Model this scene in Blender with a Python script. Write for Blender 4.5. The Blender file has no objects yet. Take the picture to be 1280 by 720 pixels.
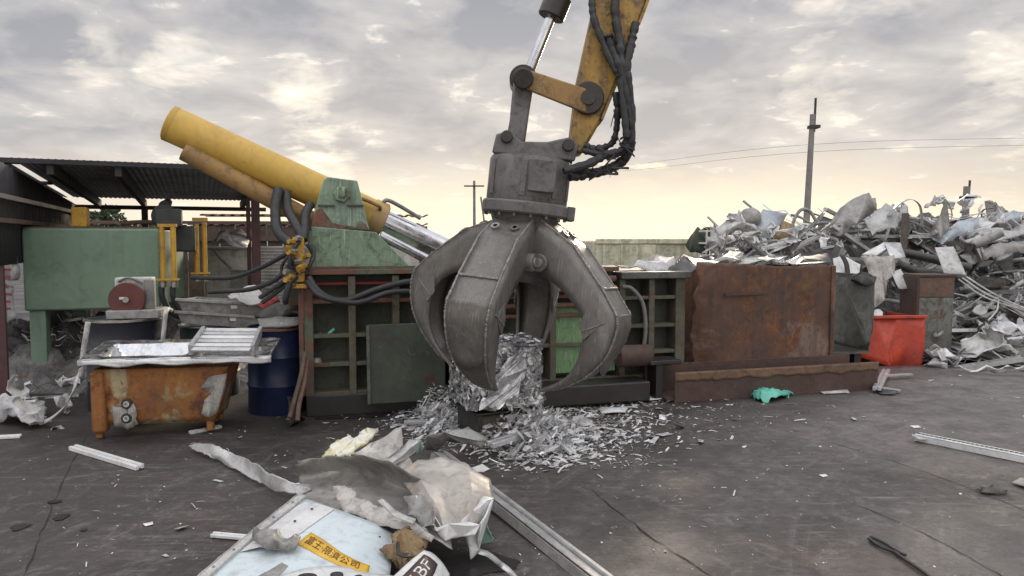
import bpy, bmesh, math, random
from mathutils import Vector, Matrix, Quaternion, noise as mnoise

SC = bpy.context.scene
COL = SC.collection
R = math.radians
rng = random.Random(11)

# ------------------------------------------------------------------ camera model (used for laying things out on the ground)
F, H = 914.3, 1.77
PT = math.atan(60 / F)
CP, SP = math.cos(PT), math.sin(PT)


def ray(px, py):
    dx, dy = (px - 640) / F, (360 - py) / F
    return Vector((dx, CP + SP * dy, -SP + CP * dy))


def at(px, py, Y):
    d = ray(px, py)
    return d * (Y / d.y) + Vector((0, 0, H))


def gd(px, py, z=0.0):
    d = ray(px, py)
    return d * ((z - H) / d.z) + Vector((0, 0, H))


class Frame:
    def __init__(s, x, y, deg):
        s.o = Vector((x, y, 0)); s.a = R(deg)
        s.u = Vector((math.cos(s.a), math.sin(s.a), 0)); s.v = Vector((-math.sin(s.a), math.cos(s.a), 0))

    def loc(s, px, py, v=0.0):
        d = ray(px, py); c = Vector((0, 0, H))
        t = (v - (c - s.o).dot(s.v)) / d.dot(s.v)
        p = c + d * t - s.o
        return Vector((p.dot(s.u), v, p.z))

    def w(s, l):
        return s.o + s.u * l[0] + s.v * l[1] + Vector((0, 0, l[2]))


# ------------------------------------------------------------------ materials
MATS = {}


def nd(nt, typ, **kw):
    n = nt.nodes.new(typ)
    for k, v in kw.items():
        setattr(n, k, v)
    return n


def mixc(nt, fac, a, b, mode='MIX'):
    n = nd(nt, 'ShaderNodeMix', data_type='RGBA', blend_type=mode)
    for sock, val in ((n.inputs[0], fac), (n.inputs[6], a), (n.inputs[7], b)):
        if isinstance(val, (int, float)):
            sock.default_value = val
        elif isinstance(val, (tuple, list)):
            sock.default_value = (*val, 1) if len(val) == 3 else val
        else:
            nt.links.new(val, sock)
    return n.outputs[2]


def ramp(nt, src, lo, hi, a=0.0, b=1.0):
    n = nd(nt, 'ShaderNodeMapRange', clamp=True)
    n.inputs[1].default_value, n.inputs[2].default_value = lo, hi
    n.inputs[3].default_value, n.inputs[4].default_value = a, b
    nt.links.new(src, n.inputs[0])
    return n.outputs[0]


def noise_n(nt, vec, scale, detail=5, rough=.6, dist=0.0):
    n = nd(nt, 'ShaderNodeTexNoise')
    n.inputs['Scale'].default_value = scale
    n.inputs['Detail'].default_value = detail
    n.inputs['Roughness'].default_value = rough
    n.inputs['Distortion'].default_value = dist
    nt.links.new(vec, n.inputs['Vector'])
    return n.outputs['Fac']


def mapv(nt, vec, sc):
    n = nd(nt, 'ShaderNodeMapping')
    n.inputs['Scale'].default_value = sc
    nt.links.new(vec, n.inputs['Vector'])
    return n.outputs[0]


def mat(name, col, col2=None, rough=.6, metal=0.0, scale=3.0, rust=0.0, rustcol=(.14, .055, .025), dirt=.35,
        dirtcol=(.045, .038, .034), streak=0.0, streakcol=None, bump=.15, bumpscale=None, scratch=0.0, second=None, second_amt=0.0):
    if name in MATS:
        return MATS[name]
    m = bpy.data.materials.new(name); m.use_nodes = True
    nt = m.node_tree; b = nt.nodes['Principled BSDF']
    tc = nd(nt, 'ShaderNodeTexCoord'); oi = nd(nt, 'ShaderNodeObjectInfo')
    add = nd(nt, 'ShaderNodeVectorMath', operation='ADD')
    mul = nd(nt, 'ShaderNodeMath', operation='MULTIPLY'); mul.inputs[1].default_value = 37.0
    nt.links.new(oi.outputs['Random'], mul.inputs[0])
    nt.links.new(tc.outputs['Object'], add.inputs[0]); nt.links.new(mul.outputs[0], add.inputs[1])
    v = add.outputs[0]
    col2 = col2 or tuple(c * .68 for c in col)
    n1 = noise_n(nt, v, scale, 6, .65)
    c = mixc(nt, ramp(nt, n1, .32, .68), col, col2)
    if second:
        n6 = noise_n(nt, v, scale * .45, 4, .6, .8)
        c = mixc(nt, ramp(nt, n6, .62 - second_amt * .4, .68 - second_amt * .4), c, second)
    rmask = None
    if rust > 0:
        n2 = noise_n(nt, v, scale * .8, 9, .7, .4)
        n3 = noise_n(nt, v, scale * 7, 4, .7)
        rc = mixc(nt, ramp(nt, n3, .3, .7), rustcol, tuple(x * .35 for x in rustcol))
        t = .72 - .45 * rust
        rmask = ramp(nt, n2, t, t + .07)
        c = mixc(nt, rmask, c, rc)
    if streak > 0:
        n4 = noise_n(nt, mapv(nt, v, (7, 7, .45)), 2.0, 5, .6)
        c = mixc(nt, ramp(nt, n4, .5, .75, 0, streak), c, streakcol or dirtcol)
    if dirt > 0:
        n5 = noise_n(nt, v, scale * .37 + .5, 7, .7)
        c = mixc(nt, ramp(nt, n5, .42, .72, 0, dirt), c, dirtcol)
        n7 = noise_n(nt, v, scale * 11, 3, .6)
        c = mixc(nt, ramp(nt, n7, .56, .72, 0, dirt * .8), c, dirtcol)
    if scratch > 0:
        n8 = noise_n(nt, mapv(nt, v, (60, 60, 3)), 1.5, 2, .5)
        c = mixc(nt, ramp(nt, n8, .6, .68, 0, scratch), c, tuple(min(1, x * 2.2 + .05) for x in col))
    if dirt > .12:   # hand-sized soiling and small chips
        g1 = noise_n(nt, v, scale * 3.1 + 1, 8, .72, .9)
        c = mixc(nt, ramp(nt, g1, .50, .64, 0, min(.75, dirt * 1.15)), c, tuple(x * .75 for x in dirtcol))
        g2 = noise_n(nt, v, scale * 2.2 + 2, 9, .75, 1.5)
        c = mixc(nt, ramp(nt, g2, .60, .66, 0, min(.5, dirt * .7)), c, tuple(min(.8, x * 1.5 + .02) for x in col))
    nt.links.new(c, b.inputs['Base Color'])
    nr = noise_n(nt, v, scale * 2.3, 4, .6)
    nt.links.new(ramp(nt, nr, .3, .7, max(.05, rough - .13), min(1, rough + .15)), b.inputs['Roughness'])
    if metal > 0:
        if rmask is not None:
            nt.links.new(ramp(nt, rmask, 0, 1, metal, 0.0), b.inputs['Metallic'])
        else:
            b.inputs['Metallic'].default_value = metal
    if bump > 0:
        bn = nd(nt, 'ShaderNodeBump'); bn.inputs['Strength'].default_value = bump
        bn.inputs['Distance'].default_value = .02
        nb = noise_n(nt, v, bumpscale or scale * 5, 5, .6)
        nt.links.new(nb, bn.inputs['Height']); nt.links.new(bn.outputs[0], b.inputs['Normal'])
    MATS[name] = m
    return m


green = mat('green_paint', (.125, .20, .125), (.10, .17, .11), .55, scale=1.3, rust=.12, streak=.4, dirt=.4, scratch=.25)
green_tank = mat('tank_green', (.175, .265, .185), (.155, .24, .165), .5, scale=.9, dirt=.2, streak=.18, bump=.04)
tower_paint = mat('tower_paint', (.24, .34, .25), (.20, .28, .20), .6, scale=2.4, rust=.3, rustcol=(.20, .075, .05), streak=.6, dirt=.45, scratch=.4)
green_worn = mat('worn_green', (.21, .30, .20), (.18, .26, .17), .6, scale=2.6, rust=.33, rustcol=(.16, .07, .045), streak=.55, dirt=.45, scratch=.4)
green_dark = mat('oily_green', (.06, .085, .055), (.035, .045, .032), .55, scale=2.2, rust=.3, dirt=.7, streak=.6)
green_bright = mat('scratched_green', (.17, .30, .14), (.12, .22, .1), .55, scale=3, rust=.2, dirt=.4, scratch=.5, rustcol=(.03, .03, .02))
rust_frame = mat('rusty_frame', (.20, .085, .05), (.12, .055, .04), .75, scale=5, dirt=.5, second=(.11, .12, .08), second_amt=.22)
rib_mat = mat('rib_paint', (.110, .115, .078), (.105, .085, .055), .7, scale=4, rust=.35, dirt=.5)
oily = mat('oily_steel', (.035, .032, .03), (.02, .019, .018), .5, metal=.2, scale=3, dirt=.5)
recess = mat('oily_recess', (.072, .085, .058), (.042, .05, .036), .7, scale=2, dirt=.6, rust=.15)
yellow = mat('yellow_paint', (.56, .36, .06), (.50, .30, .05), .5, scale=1.6, dirt=.18, dirtcol=(.16, .11, .06), streak=.25, bump=.05, second=(.36, .24, .10), second_amt=.3)
yellow_arm = mat('arm_yellow', (.43, .25, .04), (.32, .18, .035), .5, scale=2.8, rust=.36, rustcol=(.075, .05, .03), dirt=.65, streak=.6)
ochre = mat('ochre_tube', (.34, .20, .06), (.26, .15, .06), .6, scale=2, dirt=.5)
yellow_pipe = mat('pipe_yellow', (.62, .36, .03), (.5, .27, .03), .45, scale=4, dirt=.35)
chrome = mat('chrome_rod', (.62, .63, .66), (.5, .5, .53), .22, metal=1, scale=4, dirt=.15, bump=0)
claw_steel = mat('claw_steel', (.20, .186, .170), (.13, .119, .108), .46, metal=.4, scale=1.7, rust=.2, rustcol=(.16, .12, .09), dirt=.3, dirtcol=(.085, .074, .064), scratch=.22, bump=.08, second=(.32, .305, .285), second_amt=.12, streak=.4)
head_steel = mat('grapple_head_paint', (.17, .165, .16), (.13, .125, .12), .55, metal=.2, scale=2.5, rust=.15, dirt=.5, streak=.3)
weld = mat('weld_bead', (.40, .38, .35), (.2, .19, .18), .6, metal=.6, scale=30, dirt=.35, bump=.6, bumpscale=60)
grease = mat('black_grease', (.02, .018, .016), (.035, .028, .024), .4, scale=8, dirt=.3)
rubber = mat('hose_rubber', (.024, .025, .028), (.015, .015, .017), .55, scale=6, dirt=.3, dirtcol=(.06, .053, .047))
steel = mat('grey_steel', (.30, .30, .29), (.2, .2, .19), .45, metal=.6, scale=4, dirt=.4)
fitting = mat('hose_fitting', (.45, .44, .4), (.3, .29, .27), .35, metal=.9, scale=6, dirt=.3)
rust_wall = mat('rusted_plate', (.135, .068, .042), (.085, .046, .035), .8, scale=1.9, rust=.52, rustcol=(.215, .092, .040), streak=.85, streakcol=(.045, .03, .027), dirt=.5, bump=.3, second=(.20, .135, .105), second_amt=.22)
rust_beam = mat('rusted_beam', (.10, .055, .042), (.07, .04, .034), .8, scale=3, rust=.3, rustcol=(.16, .08, .04), dirt=.6, bump=.3)
skip_grey = mat('dented_grey', (.12, .125, .11), (.085, .09, .08), .6, scale=2.5, rust=.25, dirt=.6, streak=.5)
orange = mat('orange_red_paint', (.58, .065, .028), (.46, .05, .026), .5, scale=2.5, dirt=.35, streak=.35, rust=.13, bump=.08)
cab_grey = mat('weathered_cabinet', (.22, .235, .21), (.17, .175, .15), .65, scale=2.5, rust=.35, rustcol=(.15, .075, .05), dirt=.55, streak=.5)
pale_green = mat('pale_green_wall', (.70, .68, .50), (.62, .60, .44), .7, scale=1.2, rust=.22, rustcol=(.2, .12, .08), dirt=.4, streak=.5)
alu = mat('aluminium', (.68, .68, .68), (.50, .50, .50), .36, metal=.6, scale=3.5, dirt=.2, bump=.15)
alu_dull = mat('dull_aluminium', (.50, .50, .49), (.36, .36, .35), .5, metal=.4, scale=3, dirt=.3, bump=.2)
white_p = mat('white_coating', (.74, .74, .73), (.6, .6, .59), .5, scale=3, dirt=.2, bump=.12)
white_dirty = mat('dirty_white', (.58, .57, .55), (.44, .43, .41), .55, scale=3, dirt=.35, bump=.15, rust=.08)
beige = mat('beige_sheet', (.52, .49, .45), (.40, .375, .345), .5, metal=.1, scale=4, dirt=.4, bump=.15, second=(.58, .55, .49), second_amt=.2)
grey_sheet = mat('grey_sheet', (.36, .35, .33), (.24, .235, .22), .45, metal=.3, scale=4, dirt=.35, bump=.15)
dark_sheet = mat('dark_sheet', (.085, .082, .08), (.05, .048, .046), .5, metal=.3, scale=3, dirt=.5, rust=.2, bump=.2)
blue_sheet = mat('pale_blue_enamel', (.60, .67, .69), (.55, .62, .65), .4, scale=2, dirt=.22, bump=.04, rust=.04)
bluegrey = mat('blue_grey_sheet', (.44, .48, .52), (.33, .36, .39), .5, metal=.25, scale=3, dirt=.25, bump=.12)
rust_scrap = mat('rusty_scrap', (.17, .10, .07), (.11, .07, .05), .75, scale=6, dirt=.5, bump=.3)
teal = mat('teal_plastic', (.16, .56, .44), (.12, .46, .36), .45, scale=6, dirt=.2)
mint = mat('mint_plastic', (.38, .62, .52), (.3, .52, .43), .5, scale=6, dirt=.25)
foam_y = mat('yellow_foam', (.74, .66, .36), (.66, .60, .40), .85, scale=9, dirt=.15, bump=.5, second=(.74, .72, .62), second_amt=.2)
foam_b = mat('brown_foam', (.36, .25, .13), (.26, .17, .09), .9, scale=9, dirt=.35, bump=.8)
sticker = mat('yellow_sticker', (.74, .46, .04), (.68, .4, .03), .45, scale=8, dirt=.2, bump=.03)
ink = mat('dark_red_ink', (.10, .025, .02), None, .6, dirt=0, bump=0)
maroon = mat('maroon_print', (.06, .03, .03), None, .5, dirt=.1, bump=0)
white_ink = mat('white_print', (.75, .74, .73), None, .5, dirt=.05, bump=0)
drum_blue = mat('drum_blue', (.010, .022, .085), (.008, .016, .055), .4, scale=2.5, dirt=.4, dirtcol=(.03, .03, .035), bump=.05)
drum_navy = mat('drum_navy', (.022, .03, .05), (.014, .02, .034), .45, scale=2.5, dirt=.4, bump=.05)
drum_teal = mat('drum_teal', (.03, .07, .085), (.02, .045, .06), .5, scale=3, dirt=.5)
tub_rust = mat('rusted_tub', (.36, .155, .030), (.22, .075, .025), .75, scale=3.2, rust=.36, rustcol=(.19, .05, .02), dirt=.35,
               second=(.40, .33, .19), second_amt=.22, bump=.3, streak=.3)
bare_patch = mat('bare_grey_patch', (.40, .39, .36), (.28, .26, .23), .6, scale=5, dirt=.4, rust=.1)
stainless = mat('stainless', (.62, .62, .62), (.5, .5, .5), .25, metal=1, scale=3, dirt=.25, bump=.05)
red_disc = mat('red_disc_paint', (.14, .032, .028), (.10, .028, .024), .6, scale=6, dirt=.5)
tray_grey = mat('tray_grey', (.34, .34, .32), (.27, .27, .25), .6, scale=3, dirt=.45, streak=.3)
paper = mat('white_paper', (.62, .61, .59), (.52, .51, .49), .8, scale=5, dirt=.2, bump=.2)
bag = mat('white_bag', (.55, .54, .54), (.42, .41, .42), .7, scale=5, dirt=.35, bump=.3)
redcloth = mat('red_cloth', (.32, .05, .05), None, .8, scale=7, dirt=.3)
post_red = mat('maroon_post', (.10, .035, .038), (.07, .03, .033), .65, scale=4, dirt=.5)
roof_mat = mat('corrugated_roof', (.34, .38, .44), (.28, .31, .36), .6, metal=.1, scale=1.4, dirt=.45, bump=.05)
shed_wall = mat('shed_cladding', (.032, .031, .036), (.022, .021, .025), .8, scale=1.5, dirt=.3)
beam_dark = mat('dark_beam', (.045, .043, .047), None, .7, scale=3, dirt=.4)
wood = mat('brown_boards', (.14, .10, .075), (.09, .065, .05), .8, scale=3, dirt=.4)
grey_wall = mat('grey_cabinet_paint', (.58, .58, .55), (.48, .48, .45), .6, scale=1.5, dirt=.35, streak=.4)
motor_dark = mat('motor_casting', (.035, .045, .045), (.025, .03, .03), .55, scale=5, dirt=.4)
valve_y = mat('valve_yellow', (.48, .27, .02), (.36, .19, .02), .5, scale=12, dirt=.6, rust=.15, rustcol=(.05, .03, .02))
black_ring = mat('black_ring', (.025, .025, .027), None, .5, dirt=.3, scale=9)
pole_mat = mat('pole_concrete', (.25, .235, .225), (.2, .19, .18), .8, scale=2, dirt=.3)
concrete_d = mat('old_timber', (.10, .085, .06), (.06, .05, .04), .85, scale=9, dirt=.5)
car_white = mat('car_white', (.74, .74, .75), (.7, .7, .71), .25, scale=1, dirt=.08, bump=0)
glass_d = mat('dark_glass', (.02, .022, .025), None, .12, dirt=0, bump=0)
leaf = mat('leaf_green', (.05, .075, .035), (.035, .055, .025), .7, scale=3, dirt=.2)
bark = mat('bark', (.09, .07, .05), None, .9, scale=8, dirt=.3)
fold_mat = mat('foil_folds', (.92, .92, .92), (.14, .14, .15), .27, metal=.6, scale=8, dirt=.15, bump=.3)  # bright and dark contrast of the creases put into the colour
bale_mat = mat('pressed_foil', (.74, .74, .74), (.09, .09, .095), .28, metal=.7, scale=13, dirt=.35, bump=.9, bumpscale=34)  # dark gaps between the pressed layers painted as shade into the colour
flake_mat = mat('foil_flakes', (.86, .86, .86), (.66, .66, .67), .30, metal=.6, scale=14, dirt=.2, bump=.2)
core_mat = mat('scrap_core', (.20, .195, .19), (.07, .067, .064), .6, metal=.3, scale=6, dirt=.6, rust=.35, bump=.9, bumpscale=9)
white_flake = mat('white_flake', (.70, .69, .67), (.55, .54, .52), .6, scale=10, dirt=.15)
rock_mat = mat('grey_rock', (.17, .165, .15), (.1, .1, .09), .85, scale=12, dirt=.4, bump=.5)


# ------------------------------------------------------------------ mesh building
class MB:
    def __init__(s):
        s.v, s.f = [], []

    def add(s, vs, fs):
        o = len(s.v)
        s.v += [Vector(p) for p in vs]
        s.f += [tuple(i + o for i in f) for f in fs]
        return s

    def box(s, c, d, rot=None):
        x, y, z = d[0] / 2, d[1] / 2, d[2] / 2
        vs = [Vector(p) for p in ((-x, -y, -z), (x, -y, -z), (x, y, -z), (-x, y, -z), (-x, -y, z), (x, -y, z), (x, y, z), (-x, y, z))]
        if rot is not None:
            vs = [rot @ p for p in vs]
        c = Vector(c)
        return s.add([p + c for p in vs], [(0, 3, 2, 1), (4, 5, 6, 7), (0, 1, 5, 4), (1, 2, 6, 5), (2, 3, 7, 6), (3, 0, 4, 7)])

    def span(s, a, b):
        return s.box([(p + q) / 2 for p, q in zip(a, b)], [abs(q - p) for p, q in zip(a, b)])

    def bar(s, p0, p1, w, h, up=(0, 0, 1)):
        p0, p1 = Vector(p0), Vector(p1)
        d = p1 - p0; L = d.length; d.normalize()
        up = Vector(up)
        if abs(d.dot(up)) > .98:
            up = Vector((0, 1, 0))
        x = d.cross(up).normalized(); z = x.cross(d)
        return s.box((p0 + p1) / 2, (w, L, h), Matrix((x, d, z)).transposed())

    def tube(s, pts, r, n=10, cap=True, closed=False):
        pts = [Vector(p) for p in pts]
        rs = r if isinstance(r, (list, tuple)) else [r] * len(pts)
        t0 = (pts[1] - pts[0]).normalized()
        x = t0.orthogonal().normalized()
        vs, fs = [], []
        for i, p in enumerate(pts):
            t = (pts[min(i + 1, len(pts) - 1)] - pts[max(i - 1, 0)])
            if t.length < 1e-9:
                t = t0.copy()
            t.normalize()
            x = (x - t * x.dot(t))
            x = x.normalized() if x.length > 1e-6 else t.orthogonal().normalized()
            y = t.cross(x)
            for k in range(n):
                a = 2 * math.pi * k / n
                vs.append(p + (x * math.cos(a) + y * math.sin(a)) * rs[i])
        for i in range(len(pts) - 1):
            for k in range(n):
                a, b = i * n + k, i * n + (k + 1) % n
                fs.append((a, b, b + n, a + n))
        if cap:
            fs.append(tuple(range(n - 1, -1, -1)))
            fs.append(tuple((len(pts) - 1) * n + k for k in range(n)))
        return s.add(vs, fs)

    def cyl(s, p0, p1, r0, r1=None, n=28):
        return s.tube([p0, p1], [r0, r1 if r1 is not None else r0], n)

    def lathe(s, prof, c=(0, 0, 0), n=32, axis=None):
        c = Vector(c); m = len(prof)
        q = Vector((0, 0, 1)).rotation_difference(Vector(axis)) if axis is not None else None
        vs, fs = [], []
        for k in range(n):
            a = 2 * math.pi * k / n
            for r, z in prof:
                p = Vector((r * math.cos(a), r * math.sin(a), z))
                vs.append((q @ p if q else p) + c)
        for k in range(n):
            for i in range(m - 1):
                a, b = k * m + i, ((k + 1) % n) * m + i
                fs.append((a, b, b + 1, a + 1))
        return s.add(vs, fs)

    def prism(s, poly, ex):
        """poly: 3-D outline, ex: extrusion vector"""
        poly = [Vector(p) for p in poly]; ex = Vector(ex); n = len(poly)
        vs = poly + [p + ex for p in poly]
        fs = [tuple(range(n - 1, -1, -1)), tuple(range(n, 2 * n))]
        fs += [(i, (i + 1) % n, (i + 1) % n + n, i + n) for i in range(n)]
        return s.add(vs, fs)

    def grid(s, pts):
        """pts: rows of 3-D points"""
        m = len(pts[0])
        vs = [p for r in pts for p in r]
        fs = [(i * m + j, i * m + j + 1, (i + 1) * m + j + 1, (i + 1) * m + j) for i in range(len(pts) - 1) for j in range(m - 1)]
        return s.add(vs, fs)

    def shift(s, o):
        for p in s.v:
            p -= o
        return s

    def mesh(s, name, m, smooth=35):
        me = bpy.data.meshes.new(name)
        me.from_pydata([tuple(p) for p in s.v], [], s.f)
        bm = bmesh.new(); bm.from_mesh(me)
        bmesh.ops.recalc_face_normals(bm, faces=bm.faces)
        bm.to_mesh(me); bm.free()
        if smooth:
            me.shade_smooth(); me.set_sharp_from_angle(angle=R(smooth))
        if m:
            me.materials.append(m)
        return me

    def build(s, name, m, parent=None, bevel=0, smooth=35, thick=0, label=None, kind=None):
        o = bpy.data.objects.new(name, s.mesh(name, m, smooth))
        COL.objects.link(o)
        if parent:
            o.parent = parent
        if thick:
            md = o.modifiers.new('thickness', 'SOLIDIFY'); md.thickness = thick; md.offset = 0
        if bevel:
            md = o.modifiers.new('edge', 'BEVEL'); md.width = bevel; md.segments = 2; md.limit_method = 'ANGLE'; md.angle_limit = R(40)
        if label:
            o['label'] = label
        if kind:
            o['kind'] = kind
        return o


def thing(name, label, cat, loc=(0, 0, 0), rz=0.0, group=None):
    o = bpy.data.objects.new(name, None); COL.objects.link(o)
    o.empty_display_size = .2
    o.location = loc; o.rotation_euler = (0, 0, rz)
    o['label'] = label; o['category'] = cat
    if group:
        o['group'] = group
    return o


def solo(name, mb, m, label, cat, group=None, kind=None, **kw):
    """a thing that is one mesh; its origin goes to the middle of its base"""
    lo = Vector([min(p[i] for p in mb.v) for i in range(3)]); hi = Vector([max(p[i] for p in mb.v) for i in range(3)])
    o3 = Vector(((lo.x + hi.x) / 2, (lo.y + hi.y) / 2, lo.z))
    mb.shift(o3)
    o = mb.build(name, m, **kw)
    o.location = o3
    if label:
        o['label'] = label; o['category'] = cat
    if group:
        o['group'] = group
    if kind:
        o['kind'] = kind
    return o


def structure(name, mb, m, **kw):
    o = mb.build(name, m, **kw); o['kind'] = 'structure'
    return o


def cr(pts, k=8):
    """smooth curve through points"""
    P = [Vector(p) for p in pts]
    P = [P[0] * 2 - P[1]] + P + [P[-1] * 2 - P[-2]]
    out = []
    for i in range(1, len(P) - 2):
        for j in range(k):
            t = j / k
            a, b, c, d = P[i - 1], P[i], P[i + 1], P[i + 2]
            out.append(.5 * ((2 * b) + (c - a) * t + (2 * a - 5 * b + 4 * c - d) * t * t + (3 * b - a - 3 * c + d) * t ** 3))
    out.append(P[-2].copy())
    return out


def surf(rows, k=6):
    """smooth surface through rows of control points"""
    rr = [cr(r, k) for r in rows]
    cols = [cr([r[j] for r in rr], k) for j in range(len(rr[0]))]
    return [[cols[j][i] for j in range(len(cols))] for i in range(len(cols[0]))]


def wrinkle(rows, amp, sc, seed):
    out = []
    for r in rows:
        q = []
        for p in r:
            n = .9 - 2.6 * abs(mnoise.noise(p * sc * .8 + Vector((seed * 7.1, seed * 3.3, seed)))) + .35 * mnoise.noise(p * sc * 2.7 + Vector((seed, seed * 2.3, 9)))
            n2 = mnoise.fractal(p * sc + Vector((seed * 1.1, 50 + seed * 3.3, seed)), 1.0, 2.0, 4)
            q.append(p + Vector((n2 * amp * .4, n * amp * .5, n * amp)))
        out.append(q)
    return out


def sheet_grid(rows_px, amp=.01, sc=6, seed=1, k=6, creased=False):
    rows = [[gd(*p) for p in r] for r in rows_px]
    if creased:   # straight folds between the control points
        lin = lambda a: [a[i].lerp(a[i + 1], j / k) for i in range(len(a) - 1) for j in range(k)] + [a[-1].copy()]
        rr = [lin(r) for r in rows]; cols = [lin([r[j] for r in rr]) for j in range(len(rr[0]))]
        S_ = [[cols[j][i] for j in range(len(cols))] for i in range(len(cols[0]))]
    else:
        S_ = surf(rows, k)
    mb = MB(); mb.grid(wrinkle(S_, amp, sc, seed))
    return mb


def sheet_poly(pts, cuts=3, amp=.008, sc=9, seed=1, tear=0.0, ymode=None):
    """flat cut or torn sheet from an outline of 3-D points"""
    P = [Vector(p) for p in pts]
    bm = bmesh.new()
    f = bm.faces.new([bm.verts.new(p) for p in P])
    bmesh.ops.triangulate(bm, faces=[f])
    for _ in range(cuts):
        bmesh.ops.subdivide_edges(bm, edges=bm.edges[:], cuts=1)
    rr = random.Random(seed)
    off = Vector((seed * 3.7, seed * 1.9, seed * .7))
    for v in bm.verts:
        n = .8 - 2.4 * abs(mnoise.noise(v.co * sc * .75 + off)) + .3 * mnoise.noise(v.co * sc * 2.5 + off)
        n2 = mnoise.fractal(v.co * sc + off * 2, 1.0, 2.0, 3)
        v.co += Vector((n2 * amp * .5, n * amp * .6, n * amp))
        if tear and v.is_boundary:
            v.co += Vector((rr.uniform(-tear, tear), rr.uniform(-tear, tear), rr.uniform(-tear, tear) * .5))
    bm.verts.index_update()
    mb = MB(); mb.add([v.co.copy() for v in bm.verts], [tuple(x.index for x in ff.verts) for ff in bm.faces])
    bm.free()
    return mb


def pxpoly(pts, **kw):
    return sheet_poly([gd(*p) for p in pts], **kw)


def ypoly(pts, Y=None, **kw):
    return sheet_poly([at(p[0], p[1], p[2] if len(p) > 2 else Y) for p in pts], **kw)


def folded(w, h, nx, ny, folds, rr, amp=.01, maxang=1.6):
    V = [Vector(((i / nx - .5) * w, (j / ny - .5) * h, 0)) for j in range(ny + 1) for i in range(nx + 1)]
    for _ in range(folds):
        a = rr.choice(V).copy(); t = rr.uniform(0, math.pi)
        d = Vector((math.cos(t), math.sin(t), 0)); n = Vector((-d.y, d.x, 0))
        ang = rr.uniform(.35, maxang) * rr.choice((-1, 1)); rad = rr.choice((.01, .02, .15)) * max(w, h)
        for i, p in enumerate(V):
            s = (p - a).dot(n)
            if s > 0:
                V[i] = a + Quaternion(d, ang * min(1, s / rad)) @ (p - a)
    sd = rr.uniform(0, 90)
    for p in V:
        p += Vector((0, 0, 1)) * mnoise.fractal(p * 5 + Vector((sd, sd, 0)), 1, 2, 3) * amp
    mb = MB(); mb.add(V, [(j * (nx + 1) + i, j * (nx + 1) + i + 1, (j + 1) * (nx + 1) + i + 1, (j + 1) * (nx + 1) + i) for j in range(ny) for i in range(nx)])
    return mb


def strip(pts, w, side, thick=.003):
    """flat bent band along a path"""
    side = Vector(side).normalized()
    mb = MB(); mb.grid([[p - side * w / 2, p + side * w / 2] for p in pts])
    return mb


def text_mesh(s, size):
    cu = bpy.data.curves.new('lettering', 'FONT'); cu.body = s; cu.size = size
    cu.align_x = 'CENTER'; cu.align_y = 'CENTER'
    o = bpy.data.objects.new('lettering', cu); COL.objects.link(o)
    bpy.context.view_layer.update()
    dg = bpy.context.evaluated_depsgraph_get()
    me = bpy.data.meshes.new_from_object(o.evaluated_get(dg))
    vs = [v.co.copy() for v in me.vertices]; fs = [tuple(p.vertices) for p in me.polygons]
    bpy.data.objects.remove(o); bpy.data.meshes.remove(me); bpy.data.curves.remove(cu)
    return vs, fs

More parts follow.
